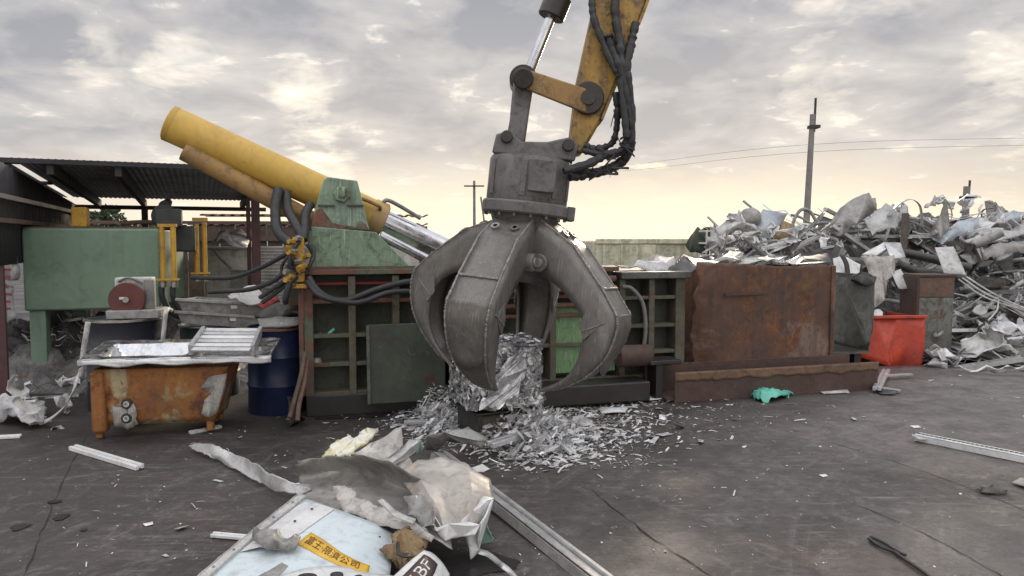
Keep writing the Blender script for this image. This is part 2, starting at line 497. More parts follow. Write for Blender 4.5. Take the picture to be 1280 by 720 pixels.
# ------------------------------------------------------------------ world, sun, camera
def build_world():
    w = bpy.data.worlds.new("World"); SC.world = w; w.use_nodes = True
    nt = w.node_tree; bg = nt.nodes['Background']
    tc = nd(nt, 'ShaderNodeTexCoord'); v = tc.outputs['Generated']
    sep = nd(nt, 'ShaderNodeSeparateXYZ'); nt.links.new(v, sep.inputs[0])

    def math_n(op, a, b=None):
        n = nd(nt, 'ShaderNodeMath', operation=op)
        for i, x in enumerate((a, b)):
            if x is None:
                continue
            if isinstance(x, (int, float)):
                n.inputs[i].default_value = x
            else:
                nt.links.new(x, n.inputs[i])
        return n.outputs[0]
    z = math_n('MAXIMUM', sep.outputs[2], 0.0)
    den = math_n('ADD', z, .20)
    cx, cy = math_n('DIVIDE', sep.outputs[0], den), math_n('DIVIDE', sep.outputs[1], den)
    comb = nd(nt, 'ShaderNodeCombineXYZ'); nt.links.new(cx, comb.inputs[0]); nt.links.new(cy, comb.inputs[1])
    p = comb.outputs[0]
    big = noise_n(nt, p, 1.1, 4, .5, .3)
    mid = noise_n(nt, mapv(nt, p, (1.0, .9, 1)), 3.1, 8, .55, .35)
    fine = noise_n(nt, p, 8.0, 6, .6, .5)
    s = math_n('ADD', math_n('MULTIPLY', big, .42), math_n('ADD', math_n('MULTIPLY', mid, .75), math_n('MULTIPLY', fine, .10)))
    c = mixc(nt, ramp(nt, s, .54, .78), (2.1, 2.2, 2.5), (4.3, 4.15, 4.05))
    sky = nd(nt, 'ShaderNodeTexSky', sky_type='NISHITA', sun_disc=False)
    sky.sun_elevation = R(14); sky.sun_rotation = R(14)
    # thin places in the cloud where warm light comes through, stronger towards the sun's side
    azm = nd(nt, 'ShaderNodeVectorMath', operation='DOT_PRODUCT'); nt.links.new(v, azm.inputs[0])
    azm.inputs[1].default_value = (math.sin(R(5)), math.cos(R(5)), .1)
    facing = azm.outputs['Value']
    hole = math_n('MULTIPLY', ramp(nt, math_n('ADD', math_n('MULTIPLY', mid, .6), math_n('MULTIPLY', fine, .5)), .625, .72), ramp(nt, facing, .40, .95, .15, 1))
    c = mixc(nt, math_n('MULTIPLY', hole, .75), c, (7.6, 7.1, 6.2))
    # the brightest breaks, where the low sun almost shows
    for (bx, by), wd, am in (((378, 118), .0006, .95), ((400, 206), .0009, .9), ((388, 186), .0006, .8), ((228, 70), .0005, .5), ((115, 72), .0005, .5), ((205, 88), .0004, .5), ((1262, 75), .0008, .45), ((1240, 120), .0006, .4), ((1020, 118), .0008, .5)):
        dt = nd(nt, 'ShaderNodeVectorMath', operation='DOT_PRODUCT'); nt.links.new(v, dt.inputs[0]); dt.inputs[1].default_value = ray(bx, by).normalized()
        body = math_n('ADD', ramp(nt, dt.outputs['Value'], 1 - wd * 2.2, 1.0), math_n('MULTIPLY', math_n('SUBTRACT', math_n('ADD', math_n('MULTIPLY', mid, .55), math_n('MULTIPLY', fine, .45)), .5), 4.5))
        edge_ = ramp(nt, dt.outputs['Value'], 1 - wd * 2.2, 1 - wd)
        k_ = math_n('MULTIPLY', math_n('MULTIPLY', ramp(nt, body, .35, 1.5, 0, am), edge_), 1.0)
        c = mixc(nt, k_, c, (8.4, 7.7, 6.4))
    blue = math_n('MULTIPLY', ramp(nt, noise_n(nt, p, 1.7, 5, .6), .60, .70), .16)
    c = mixc(nt, blue, c, sky.outputs[0])
    # glow in the gap under the cloud along the horizon
    el = sep.outputs[2]
    side = ramp(nt, facing, .78, .97, .4, 1)
    g1 = math_n('MULTIPLY', ramp(nt, el, .34, .03), side)
    c = mixc(nt, math_n('MULTIPLY', g1, .55), c, (6.1, 5.3, 4.3))
    g2 = math_n('MULTIPLY', ramp(nt, math_n('ADD', el, math_n('MULTIPLY', math_n('SUBTRACT', mid, .5), .10)), .115, .02), side)
    c = mixc(nt, math_n('MULTIPLY', g2, .85), c, (8.3, 6.9, 4.9))
    # overcast sky: clearer and brighter overhead and away from the low sun's cloud bank
    lift = math_n('ADD', 1.0, math_n('ADD', ramp(nt, el, .36, .75, 0, 1.7), ramp(nt, facing, .2, -.5, 0, .9)))
    sc = nd(nt, 'ShaderNodeVectorMath', operation='SCALE'); nt.links.new(c, sc.inputs[0]); nt.links.new(lift, sc.inputs['Scale'])
    nt.links.new(sc.outputs[0], bg.inputs['Color']); bg.inputs['Strength'].default_value = .10


build_world()
sun = bpy.data.lights.new('sun', 'SUN'); sun.energy = 1.5; sun.angle = R(11); sun.color = (1, .83, .62)
so = bpy.data.objects.new('sun', sun); COL.objects.link(so)
sd = Vector((math.sin(R(14)) * math.cos(R(14)), math.cos(R(14)) * math.cos(R(14)), math.sin(R(14))))
so.rotation_euler = (-sd).to_track_quat('-Z', 'Y').to_euler(); so.location = (5, 20, 12)
cam = bpy.data.cameras.new('camera'); cam.lens = 36 * F / 1280; cam.sensor_width = 36; cam.clip_end = 2000; cam.clip_start = .05
co = bpy.data.objects.new('camera', cam); COL.objects.link(co); co.location = (0, 0, H)
co.rotation_euler = (R(90) - PT, 0, 0); SC.camera = co
SC.view_settings.view_transform = 'Standard'; SC.view_settings.look = 'None'
SC.view_settings.exposure = .78; SC.view_settings.gamma = 1; SC.view_settings.use_curve_mapping = False


# ------------------------------------------------------------------ ground
def ground_mat():
    m = bpy.data.materials.new('stained_concrete'); m.use_nodes = True
    nt = m.node_tree; b = nt.nodes['Principled BSDF']
    v = nd(nt, 'ShaderNodeTexCoord').outputs['Object']
    a = noise_n(nt, v, .33, 7, .62, .4)
    sp = nd(nt, 'ShaderNodeSeparateXYZ'); nt.links.new(v, sp.inputs[0])
    ad = nd(nt, 'ShaderNodeMath', operation='MULTIPLY_ADD'); nt.links.new(a, ad.inputs[0]); ad.inputs[1].default_value = 1.0
    nt.links.new(ramp(nt, sp.outputs[0], -.5, 4.2, -.12, .22), ad.inputs[2])   # the open side of the yard is dustier
    c = mixc(nt, ramp(nt, ad.outputs[0], .40, .68), (.046, .036, .031), (.195, .174, .155))
    c = mixc(nt, ramp(nt, noise_n(nt, v, 1.3, 8, .7, .6), .43, .70, 0, .75), c, (.050, .043, .042))
    c = mixc(nt, ramp(nt, noise_n(nt, v, .8, 5, .6, .2), .52, .70, 0, .5), c, (.115, .075, .056))
    c = mixc(nt, ramp(nt, noise_n(nt, v, 2.7, 8, .75, 1.2), .55, .68, 0, .5), c, (.22, .205, .19))
    # dragged tyre and scrape streaks, two directions
    for rot, sc, amt, colr in ((25, (.5, 7, 1), .55, (.17, .158, .147)), (-38, (.45, 9, 1), .4, (.05, .045, .043)), (70, (.6, 11, 1), .32, (.16, .15, .14))):
        mp = nd(nt, 'ShaderNodeMapping'); mp.inputs['Rotation'].default_value = (0, 0, R(rot)); mp.inputs['Scale'].default_value = sc
        nt.links.new(v, mp.inputs['Vector'])
        n = noise_n(nt, mp.outputs[0], 1.6, 6, .65, .25)
        n2 = noise_n(nt, v, .55 + rot * .003, 3, .5)
        mu = nd(nt, 'ShaderNodeMath', operation='MULTIPLY')
        nt.links.new(ramp(nt, n, .52, .72), mu.inputs[0]); nt.links.new(ramp(nt, n2, .42, .62, 0, amt), mu.inputs[1])
        c = mixc(nt, mu.outputs[0], c, colr)
    c = mixc(nt, ramp(nt, noise_n(nt, v, 3.3, 9, .74, .6), .38, .66, 0, .65), c, (.034, .030, .030))
    c = mixc(nt, ramp(nt, noise_n(nt, v, 4.1, 9, .76, 1.0), .54, .66, 0, .45), c, (.24, .225, .21))
    # tyre sweeps: broken arcs round two turning points
    for (ox, oy, r0, amt, colr) in ((6.5, 2.0, 3.2, .5, (.235, .22, .205)), (-1.0, 12.0, 7.3, .45, (.03, .027, .027)), (9.0, 9.5, 5.3, .4, (.04, .036, .035))):
        sb = nd(nt, 'ShaderNodeVectorMath', operation='SUBTRACT'); nt.links.new(v, sb.inputs[0]); sb.inputs[1].default_value = (ox, oy, 0)
        ln = nd(nt, 'ShaderNodeVectorMath', operation='LENGTH'); nt.links.new(sb.outputs[0], ln.inputs[0])
        cb2 = nd(nt, 'ShaderNodeCombineXYZ'); nt.links.new(ln.outputs['Value'], cb2.inputs[0])
        rings = noise_n(nt, cb2.outputs[0], 5.0, 6, .7)
        brk = noise_n(nt, v, 1.1, 6, .7, .5)
        m1 = nd(nt, 'ShaderNodeMath', operation='MULTIPLY'); nt.links.new(ramp(nt, rings, .52, .64), m1.inputs[0]); nt.links.new(ramp(nt, brk, .48, .62, 0, amt), m1.inputs[1])
        c = mixc(nt, m1.outputs[0], c, colr)
    c = mixc(nt, ramp(nt, noise_n(nt, v, 15, 8, .8, .5), .50, .62, 0, .5), c, (.03, .026, .025))
    c = mixc(nt, ramp(nt, noise_n(nt, v, 11, 8, .8, .8), .57, .66, 0, .4), c, (.25, .235, .22))
    # contact shade along the machine's foot painted into the slab as uneven oil stain
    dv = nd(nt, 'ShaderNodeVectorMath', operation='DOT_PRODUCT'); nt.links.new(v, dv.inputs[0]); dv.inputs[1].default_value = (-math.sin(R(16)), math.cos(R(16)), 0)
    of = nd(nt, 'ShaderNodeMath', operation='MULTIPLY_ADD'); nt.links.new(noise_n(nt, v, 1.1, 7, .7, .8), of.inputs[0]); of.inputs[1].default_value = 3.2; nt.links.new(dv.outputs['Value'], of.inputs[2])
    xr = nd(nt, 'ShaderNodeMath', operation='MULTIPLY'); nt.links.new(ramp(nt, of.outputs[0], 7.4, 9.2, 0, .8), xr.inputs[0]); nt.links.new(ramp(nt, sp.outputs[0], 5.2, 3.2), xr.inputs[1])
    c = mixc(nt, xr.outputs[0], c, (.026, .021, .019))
    # thin scratches where metal was dragged
    for rot, sd_ in ((20, 3.0), (-50, 9.0), (65, 5.0)):
        mp = nd(nt, 'ShaderNodeMapping'); mp.inputs['Rotation'].default_value = (0, 0, R(rot)); mp.inputs['Scale'].default_value = (1.6, 34, 1); mp.inputs['Location'].default_value = (sd_, sd_, 0)
        nt.links.new(v, mp.inputs['Vector'])
        m1 = nd(nt, 'ShaderNodeMath', operation='MULTIPLY')
        nt.links.new(ramp(nt, noise_n(nt, mp.outputs[0], 1.0, 3, .5, .6), .63, .70), m1.inputs[0]); nt.links.new(ramp(nt, noise_n(nt, v, .9 + sd_ * .01, 4, .6), .50, .62, 0, .55), m1.inputs[1])
        c = mixc(nt, m1.outputs[0], c, (.27, .255, .24))
    c = mixc(nt, ramp(nt, noise_n(nt, v, 5, 7, .75, .8), .60, .68, 0, .55), c, (.03, .027, .027))
    c = mixc(nt, ramp(nt, noise_n(nt, v, 38, 3, .7), .60, .74, 0, .4), c, (.21, .20, .19))
    c = mixc(nt, ramp(nt, noise_n(nt, v, 60, 3, .7), .52, .7, 0, .45), c, (.055, .05, .048))
    nt.links.new(c, b.inputs['Base Color'])
    r = noise_n(nt, v, .9, 6, .6)
    nt.links.new(ramp(nt, r, .38, .62, .38, .85), b.inputs['Roughness'])
    bn = nd(nt, 'ShaderNodeBump'); bn.inputs['Strength'].default_value = .35; bn.inputs['Distance'].default_value = .015
    nt.links.new(noise_n(nt, v, 24, 7, .7), bn.inputs['Height']); nt.links.new(bn.outputs[0], b.inputs['Normal'])
    return m


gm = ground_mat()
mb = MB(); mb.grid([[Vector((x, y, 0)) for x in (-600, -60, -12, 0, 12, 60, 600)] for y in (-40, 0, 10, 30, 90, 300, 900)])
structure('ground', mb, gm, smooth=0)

joint_m = mat('joint_filler', (.02, .018, .018), None, .9, dirt=.3, bump=.2)


def joint(pts, w):
    P = cr([gd(x, y, .004) for x, y in pts], 6)
    rr = random.Random(len(pts))
    mb = MB(); rows = []
    for i, p in enumerate(P):
        t = (P[min(i + 1, len(P) - 1)] - P[max(i - 1, 0)]).normalized(); s = Vector((-t.y, t.x, 0))
        ww = w * rr.uniform(.15, 1.25) * min(1, .15 + 5 * i / len(P)); j = rr.uniform(-.9, .9) * w
        rows.append([p + s * (j - ww / 2), p + s * (j + ww / 2)])
    mb.grid(rows); structure('ground_joint', mb, joint_m, smooth=0)


joint([(735, 610), (770, 637), (820, 675), (890, 722), (960, 775)], .011)
joint([(1010, 545), (1090, 568), (1180, 598), (1300, 645)], .006)
joint([(1040, 618), (1130, 655), (1200, 690), (1270, 730)], .007)
joint([(20, 745), (42, 690), (62, 640), (90, 580), (108, 545)], .009)
# dark oil blots on the slab
oil_m = mat('oil_blot', (.022, .02, .02), None, .35, dirt=0, bump=.05)


def blot(px, py, sx, sy, seed):
    rr = random.Random(seed); c = gd(px, py, .006); P = []
    for k in range(26):
        a = 2 * math.pi * k / 26
        q = 1 + .45 * mnoise.noise(Vector((math.cos(a) * 1.7 + seed, math.sin(a) * 1.7, seed)))
        P.append(c + Vector((math.cos(a) * sx * q, math.sin(a) * sy * q, 0)))
    mb = MB(); mb.add(P, [tuple(range(26))]); structure('ground_stain', mb, oil_m, smooth=0)


for i, a in enumerate([(25, 658, .055, .055), (77, 646, .045, .05), (68, 627, .05, .03), (105, 662, .02, .02), (330, 655, .05, .03), (572, 705, .30, .16), (545, 740, .3, .2), (430, 520, .35, .12)]):
    blot(*a, i + 3)

# ------------------------------------------------------------------ open shed, back left
SF = Frame(-5.39, 8.5, 23)
shed = thing('open_shed', 'dark open sided shed with corrugated sheet roof behind the green tank', 'shed', SF.o, SF.a)
mb = MB(); rows = []
nu = 260
for v in (0, .02, 1.1, 2.2, 3.3, 4.5):
    rows.append([Vector((-.33 + 3.1 * i / nu, v, 2.70 - .045 * v + .007 * math.sin(i * 2 * math.pi / 6))) for i in range(nu + 1)])
mb.grid(rows)
# roof sheet ribs run along the depth
rf = mb.build('roof', roof_mat, shed, thick=.004, smooth=60)
mb = MB(); mb.grid([[Vector((-3.0 + 2.58 * i / 180, v, 2.70 - .045 * v + .007 * math.sin(i * 2 * math.pi / 6))) for i in range(181)] for v in (0, 1.1, 2.2, 3.3, 4.5)])
mb.build('roof', roof_mat, shed, thick=.004, smooth=60)
MB().span((-.45, 0.0, 2.66), (-.30, .35, 2.69)).build('roof_strip', shed_wall, shed)
MB().span((-.45, 2.1, 2.56), (-.30, 2.4, 2.59)).build('roof_strip', shed_wall, shed)
for i, u in enumerate((.05, .75, 2.35)):
    MB().bar((u, .04, 2.59), (u, 4.48, 2.40), .07, .12).build('rafter', beam_dark, shed)
mb = MB(); mb.span((-3.0, -.03, 2.645), (2.77, -.005, 2.70)); mb.build('fascia', shed_wall, shed)
mb = MB(); mb.span((-.6, 4.42, 2.30), (2.77, 4.5, 2.37)); mb.build('beam', beam_dark, shed)
for u, v in ((-.2, 4.4), (.75, 4.4)):
    MB().span((u - .05, v - .05, 0), (u + .05, v + .05, 2.5 - .03 * v)).build('post', beam_dark, shed)
pu = SF.loc(320, 300, 1.0)
MB().span((pu.x - .055, .95, 0), (pu.x + .055, 1.05, 2.56)).build('post', post_red, shed, label='maroon painted steel post')
pu2 = SF.loc(311, 300, 1.9)
MB().span((pu2.x - .03, 1.87, 0), (pu2.x + .03, 1.93, 2.55)).build('post', post_red, shed, label='thin maroon painted steel post')
p0 = SF.loc(0, 320, -.6)
MB().span((p0.x - .05, -.65, 0), (p0.x + .03, -.57, 2.6)).build('post', post_red, shed, label='maroon painted steel post')
# sheet cladding on the far left side, just short of the roof
mb = MB()
mb.grid([[Vector((-.30 + .012 * math.sin(j * 2.1), -1.2 + 5.7 * j / 80, z - (.045 * (-1.2 + 5.7 * j / 80) if z > 2.2 else 0))) for j in range(81)] for z in (1.5, 2.1, 2.575)])
mb.build('cladding', shed_wall, shed, thick=.004)
for z in (1.55, 1.95, 2.2):
    MB().span((-.27, -1.1 if z > 1.6 else 1.3, z), (-.22, 4.4, z + .05)).build('rail', rust_scrap if z < 2 else grey_sheet, shed)
mb = MB()
mb.grid([[Vector((-.32 + .012 * math.sin(j * 2.1), 1.3 + 3.2 * j / 80, z)) for j in range(81)] for z in (0, .8, 1.5)])
mb.build('cladding', shed_wall, shed, thick=.004)

# board fence behind the shed
fence = thing('board_fence', 'low brown board fence behind the shed and the tank', 'fence', at(90, 300, 14.2) * Vector((1, 1, 0)).length if False else (-8.4, 14.0, 0), R(8))
for k in range(16):
    MB().span((k * .3, 0, 0), (k * .3 + .285, .03, 2.02 + .05 * math.sin(k * 2.3))).build('board', wood, fence)
MB().span((0, -.05, 1.75), (4.8, -.003, 1.85)).build('rail', wood, fence)
MB().span((0, -.05, 2.08), (4.8, -.003, 2.14)).build('top_rail', rust_scrap, fence)

# lean-to carport with two parked cars
cp = thing('carport', 'low maroon carport with wavy sheet edge sheltering white cars', 'carport', at(245, 300, 17.5) - Vector((0, 0, H)), R(6))
for k, (zz, y0) in enumerate(((2.36, 0.0), (2.12, -.9))):
    mb = MB(); n = 140
    mb.grid([[Vector((.1 + 5.4 * i / n, y, zz + .025 * math.sin(i * 2 * math.pi / 6) + .03 * (y - y0))) for i in range(n + 1)] for y in (y0, y0 + 1.2)])
    mb.build('roof', post_red if k else rust_scrap, cp, thick=.03)
MB().span((.1, -.88, 1.92), (5.5, -.84, 2.09)).build('fascia', post_red, cp)
for x in (.15, 2.4, 5.3):
    MB().span((x, -.85, 0), (x + .08, -.77, 2.1)).build('post', post_red, cp)


def make_car():
    t = thing('parked_car', 'white car parked under the carport, left of the two', 'car', (0, 0, 0))
    prof = [(-2.0, .35), (-2.02, .75), (-1.5, .95), (-.9, 1.42), (.55, 1.45), (1.2, 1.02), (1.95, .88), (2.05, .4)]
    MB().prism([(x, -.82, z) for x, z in prof], (0, 1.64, 0)).build('body', car_white, t, bevel=.08)
    win = [(-1.35, .98), (-.85, 1.36), (.5, 1.38), (1.0, 1.03)]
    for y in (-.83, .822):
        MB().prism([(x, y, z) for x, z in win], (0, .008, 0)).build('window', glass_d, t)
    for x in (-1.3, 1.3):
        for y in (-.84, .66):
            w = MB().cyl((x, y, .31), (x, y + .18, .31), .31).build('wheel', rubber, t)
            MB().cyl((x, y - .006, .31), (x, y + .186, .31), .19).build('rim', fitting, w)
    return t


def dup(o, **kw):
    c = o.copy(); COL.objects.link(c)
    for ch in [x for x in o.children]:
        d = ch.copy(); COL.objects.link(d); d.parent = c
        for g in [x for x in ch.children]:
            e = g.copy(); COL.objects.link(e); e.parent = d
    for k, v in kw.items():
        c[k] = v
    return c


car = make_car(); q = at(276, 300, 24); car.location = (q.x, q.y, .75); car.rotation_euler = (0, 0, R(35)); car['group'] = 'cars under the carport'
c2 = dup(car, label='white car parked under the carport, right of the two'); q = at(302, 300, 23.5); c2.location = (q.x, q.y, .78); c2.rotation_euler = (0, 0, R(40))
mb = MB(); mb.box((at(290, 300, 23.8).x, 24.6, .36), (7, 6, .72)); structure('raised_parking_lot', mb, gm)

# grey cabinet and louvred screen behind the hoses
cf = Frame(at(256, 300, 11.4).x, 11.4, 12)
cab = thing('machine_cabinet', 'grey steel machine cabinet with ledge beyond the yellow pipes', 'cabinet', cf.o, cf.a)
MB().span((0, 0, 0), (.95, .6, 1.62)).build('body', grey_wall, cab, bevel=.01)
MB().span((-.02, -.05, 1.62), (.97, .62, 1.66)).build('top', tray_grey, cab, bevel=.006)
MB().span((.38, -.02, 1.0), (.92, -.003, 1.28)).build('door', tray_grey, cab, bevel=.004)
MB().span((.36, -.06, 1.3), (1.0, -.003, 1.335)).build('ledge', white_dirty, cab)
MB().tube(cr([(.15, -.02, 1.62), (.22, -.06, 1.5), (.4, -.08, 1.33)], 5), .02).build('pipe', tray_grey, cab)
lf = Frame(at(322, 300, 10.9).x, 10.9, 14)
lou = thing('louvred_screen', 'pale grey screen of narrow horizontal louvres behind the hoses', 'screen', lf.o, lf.a)
mb = MB()
for k in range(26):
    mb.box((.35, 0, .4 + k * .05), (.7, .03, .04), Matrix.Rotation(.5, 3, 'X'))
mb.build('louvre_panel', white_dirty, lou)
for x in (0, .7):
    MB().span((x - .02, -.03, 0), (x + .02, .03, 1.75)).build('frame_post', tray_grey, lou)
sk = ypoly([(262, 304, 10.9), (278, 296, 10.9), (300, 290, 11.2), (312, 300, 11.2), (308, 312, 10.8), (285, 308, 10.6)], cuts=3, amp=.05, sc=3, seed=4)
solo('tarpaulin', sk, grey_sheet, 'grey brown tarpaulin heaped on top of the machine cabinet', 'tarpaulin', thick=.01)
sk = ypoly([(270, 303, 10.6), (274, 291, 10.7), (284, 290, 10.7), (290, 302, 10.6)], cuts=3, amp=.06, sc=4, seed=9)
bagp = solo('plastic_bag', sk, bag, 'white plastic bag lying on the grey tarpaulin', 'bag', thick=.006)


# far trees and skyline
def tree(px, Y, h, wd, label, seed):
    c = at(px, 300, Y); t = thing('tree', label, 'tree', (c.x, c.y, 0)); rr = random.Random(seed)
    MB().tube([(0, 0, 0), (.05, 0, h * .4), (-.05, .05, h * .75)], [.16, .11, .05], 8).build('trunk', bark, t)
    mb = MB()
    for k in range(1500):
        th = rr.uniform(0, 6.28); q = rr.random() ** .5; zz = rr.uniform(.3, 1)
        rad = wd * (1 - ((zz - .6) / .45) ** 2 * .8) * (.65 + .5 * mnoise.noise(Vector((math.cos(th) * 1.5, math.sin(th) * 1.5, zz * 4 + seed))))
        p = Vector((math.cos(th) * q * rad, math.sin(th) * q * rad, zz * h))
        s = rr.uniform(.08, .2) * h / 4
        a = Vector((rr.gauss(0, 1), rr.gauss(0, 1), rr.gauss(0, 1))).normalized(); b2 = a.orthogonal().normalized()
        mb.add([p - a * s, p + b2 * s * .5, p + a * s, p - b2 * s * .5], [(0, 1, 2, 3)])
    mb.build('crown', leaf, t, smooth=0)


tree(137, 42, 3.7, 1.5, 'small dark tree seen under the shed roof', 1)
tree(178, 55, 3.2, 3.0, 'low rounded bush far beyond the shed', 2)
tree(118, 48, 3.6, 2.0, 'bushy dark tree close beside the small tree under the shed roof', 6)
tree(884, 38, 2.4, 1.0, 'small dark tree behind the pale green container', 3)


# utility poles and wires
def pole(px, ytop, Y, r, label, lean=0.0, rod=0, arms=0):
    b = at(px, 300, Y); top = at(px, ytop, Y)
    t = thing('utility_pole', label, 'pole', (b.x, b.y, 0))
    MB().tube([(0, 0, 0), (lean, 0, top.z)], [r, r * .7], 12).build('shaft', pole_mat, t)
    if rod:
        MB().tube([(lean + r * .5, 0, top.z - .7), (lean + r * .5 + .03, 0, top.z + rod)], .05, 8).build('rod', beam_dark, t)
        MB().box((lean + r * .4, 0, top.z - .5), (r * 2.6, r * 2.6, .12)).build('clamp', beam_dark, t)
    for k in range(arms):
        MB().box((lean, -r - .03, top.z - .4 - .7 * k), (1.5, .1, .1)).build('crossarm', beam_dark, t)
    return Vector((b.x + lean, b.y, top.z))


pt = pole(1005, 143, 30, .15, 'tall slender utility pole rising behind the scrap heap', .22, rod=.65)
pole(1205, 233, 34, .20, 'short thick pole stub standing behind the scrap heap', .03, rod=.28)
pole(593, 226, 55, .13, 'thin far utility pole just left of the grapple head', 0, arms=1)
pole(917, 268, 90, .16, 'tiny far utility pole with crossarm left of the dented globe', 0, arms=2)
MB_ = MB().tube([at(601, 262, 55) * 1, at(605, 276, 55)], .06, 6)
MB_ = MB().tube([at(601, 246, 55), at(607, 290, 55)], .07, 6)
solo('pole_strut', MB_, pole_mat, 'thin slanted strut beside the far pole left of the grapple head', 'pole')
for k, (za, zb) in enumerate(((-1.2, -.2), (-1.5, -.35))):
    a = Vector((pt.x, pt.y, pt.z + za)); b = at(640, 205 + 6 * k, 60); c = at(1700, 140 + 8 * k, 40)
    mid1 = (a + b) / 2 - Vector((0, 0, .5)); mid2 = (a + c) / 2 - Vector((0, 0, .4))
    mb = MB().tube(cr([b, mid1, a, mid2, c], 10), .006, 5)
    solo('power_cable', mb, rubber, ('upper' if k == 0 else 'lower') + ' of two thin power cables crossing at the tall pole', 'cable', group='cables on the tall pole')

# ------------------------------------------------------------------ green hydraulic tank and its neighbours
TF = Frame(-5.76, 8.6, 16)
tank = thing('hydraulic_tank', 'large green box tank on legs with yellow pipes in front of the shed', 'tank', TF.o, TF.a)
MB().span((0, 0, .93), (1.48, 1.9, 1.91)).build('body', green_tank, tank, bevel=.025)
for x, y in ((.04, .03), (1.28, .03), (.04, 1.7), (1.28, 1.7)):
    MB().span((x, y, .16), (x + .17, y + .17, .928)).build('leg', green_tank, tank, bevel=.008)
    MB().span((x - .03, y - .03, 0), (x + .2, y + .2, .158)).build('foot', oily, tank, bevel=.008)
MB().span((-.02, .1, 1.912), (1.5, 1.8, 1.93)).build('lid', rust_scrap, tank)
q = TF.loc(100, 270, .25)
MB().span((q.x - .085, .2, 1.932), (q.x + .085, .34, 2.17)).build('filler_box', yellow_pipe, tank, bevel=.012)
MB().tube(cr([(.95, .5, 1.98), (1.25, .55, 2.0), (1.55, .5, 1.97)], 5), .03).build('pipe', rust_scrap, tank)
mo = MB().cyl((1.5, .25, 2.07), (1.5, .75, 2.07), .15).build('motor', motor_dark, tank, bevel=.01)
MB().span((1.42, .1, 1.935), (1.72, .248, 2.16)).build('terminal_box', motor_dark, mo, bevel=.015)
MB().cyl((1.5, .32, 2.2), (1.5, .60, 2.26), .07, .05).build('fan_cover', motor_dark, mo)
pump = MB().span((1.60, .3, 1.62), (1.84, .55, 1.95)).build('pump', motor_dark, tank, bevel=.02)
for px, y0, y1, v in ((202, 282, 352, -.10), (216, 282, 352, -.10), (245, 280, 345, .5), (255, 278, 345, .5)):
    a = TF.loc(px, y0, v); b = TF.loc(px, y1, v)
    p_ = MB().tube([a, (a.x, v, b.z)], .031, 14).build('pipe', yellow_pipe, tank)
    MB().tube([(a.x, v, b.z - .001), (a.x, v, b.z - .07)], .04, 12).build('coupling', fitting, p_)
for v, xa, xb, y1 in ((-.10, 202, 216, 349), (.5, 245, 255, 341)):
    a = TF.loc(xa, y1, v); b = TF.loc(xb, y1, v)
    MB().span((a.x - .06, v - .045, a.z - .02), (b.x + .07, v + .045, a.z + .005)).build('pipe_clamp', yellow_pipe, tank, bevel=.004)
    a = TF.loc(xa, y1 - 66, v); b = TF.loc(xb, y1 - 66, v)
    MB().span((a.x - .045, v - .03, a.z - .01), (b.x + .045, v + .03, a.z + .03)).build('pipe_clamp', yellow_pipe, tank, bevel=.004)
for px in (202, 216):
    a = TF.loc(px, 358, -.10)
    MB().tube(cr([(a.x, -.1, a.z), (a.x + .01, -.1, a.z - .15), (a.x + .12, -.05, a.z - .35), (a.x + .4, .1, a.z - .45)], 6), .035).build('hose', rubber, tank)

# printed sacks at the far left edge
for k, (y0, y1) in enumerate(((312, 352), (352, 396))):
    P = [at(x, y, 8.3 + .05 * k) for x, y in ((-18, y0 + 2), (14, y0), (18, y1 - 4), (16, y1), (-18, y1))]
    mb = sheet_poly(P, cuts=3, amp=.06, sc=4, seed=5 + k)
    s = solo('white_sack', mb, bag, ('upper' if k == 0 else 'lower') + ' white sack with red print stacked by the maroon post', 'sack', group='white sacks by the maroon post', thick=.14)
    mb = MB()
    for j in range(4):
        a = at(4, y0 + 7 + 9 * j, 8.17); mb.box((a.x + .03 * (j % 2), a.y, a.z), (.10 + .03 * (j % 3), .012, .028))
    mb.shift(s.location); mb.build('red_print', redcloth, s)

# drums
def drum(x, y, r, h, m, label, top_dirt=None):
    t = thing('steel_drum', label, 'drum', (x, y, 0), rng.uniform(0, 3), 'steel drums around the sink and trays')
    pr = [(0, .012), (r * .96, .012), (r, .0), (r + .006, .012)]
    for hh in (.33, .66):
        pr += [(r, h * hh - .025), (r + .014, h * hh), (r, h * hh + .025)]
    pr += [(r, h - .02), (r + .012, h - .008), (r + .008, h), (r - .012, h), (r - .02, h - .022), (0, h - .022)]
    MB().lathe(pr, n=40).build('shell', m, t, smooth=50)
    MB().lathe([(r + .003, h - .03), (r + .022, h - .022), (r + .022, h - .004), (r + .002, h + .004)], n=40).build('rim_band', rust_frame if top_dirt else fitting, t)
    MB().lathe([(.0, h - .012), (.035, h - .012), (.035, h - .021)], (r * .6, .05, 0), 14).build('bung', fitting, t)
    return t


drum(-2.445, 7.55, .29, .88, drum_blue, 'dark blue steel drum beside the rusted upright of the baler', True)
q = at(155, 400, 7.75); drum(q.x, q.y, .36, .95, drum_navy, 'wide navy black drum behind the sink carrying the red disc machine')
q = at(262, 420, 8.35); drum(q.x, q.y, .31, .82, drum_teal, 'teal drum in shade under the grey trays')

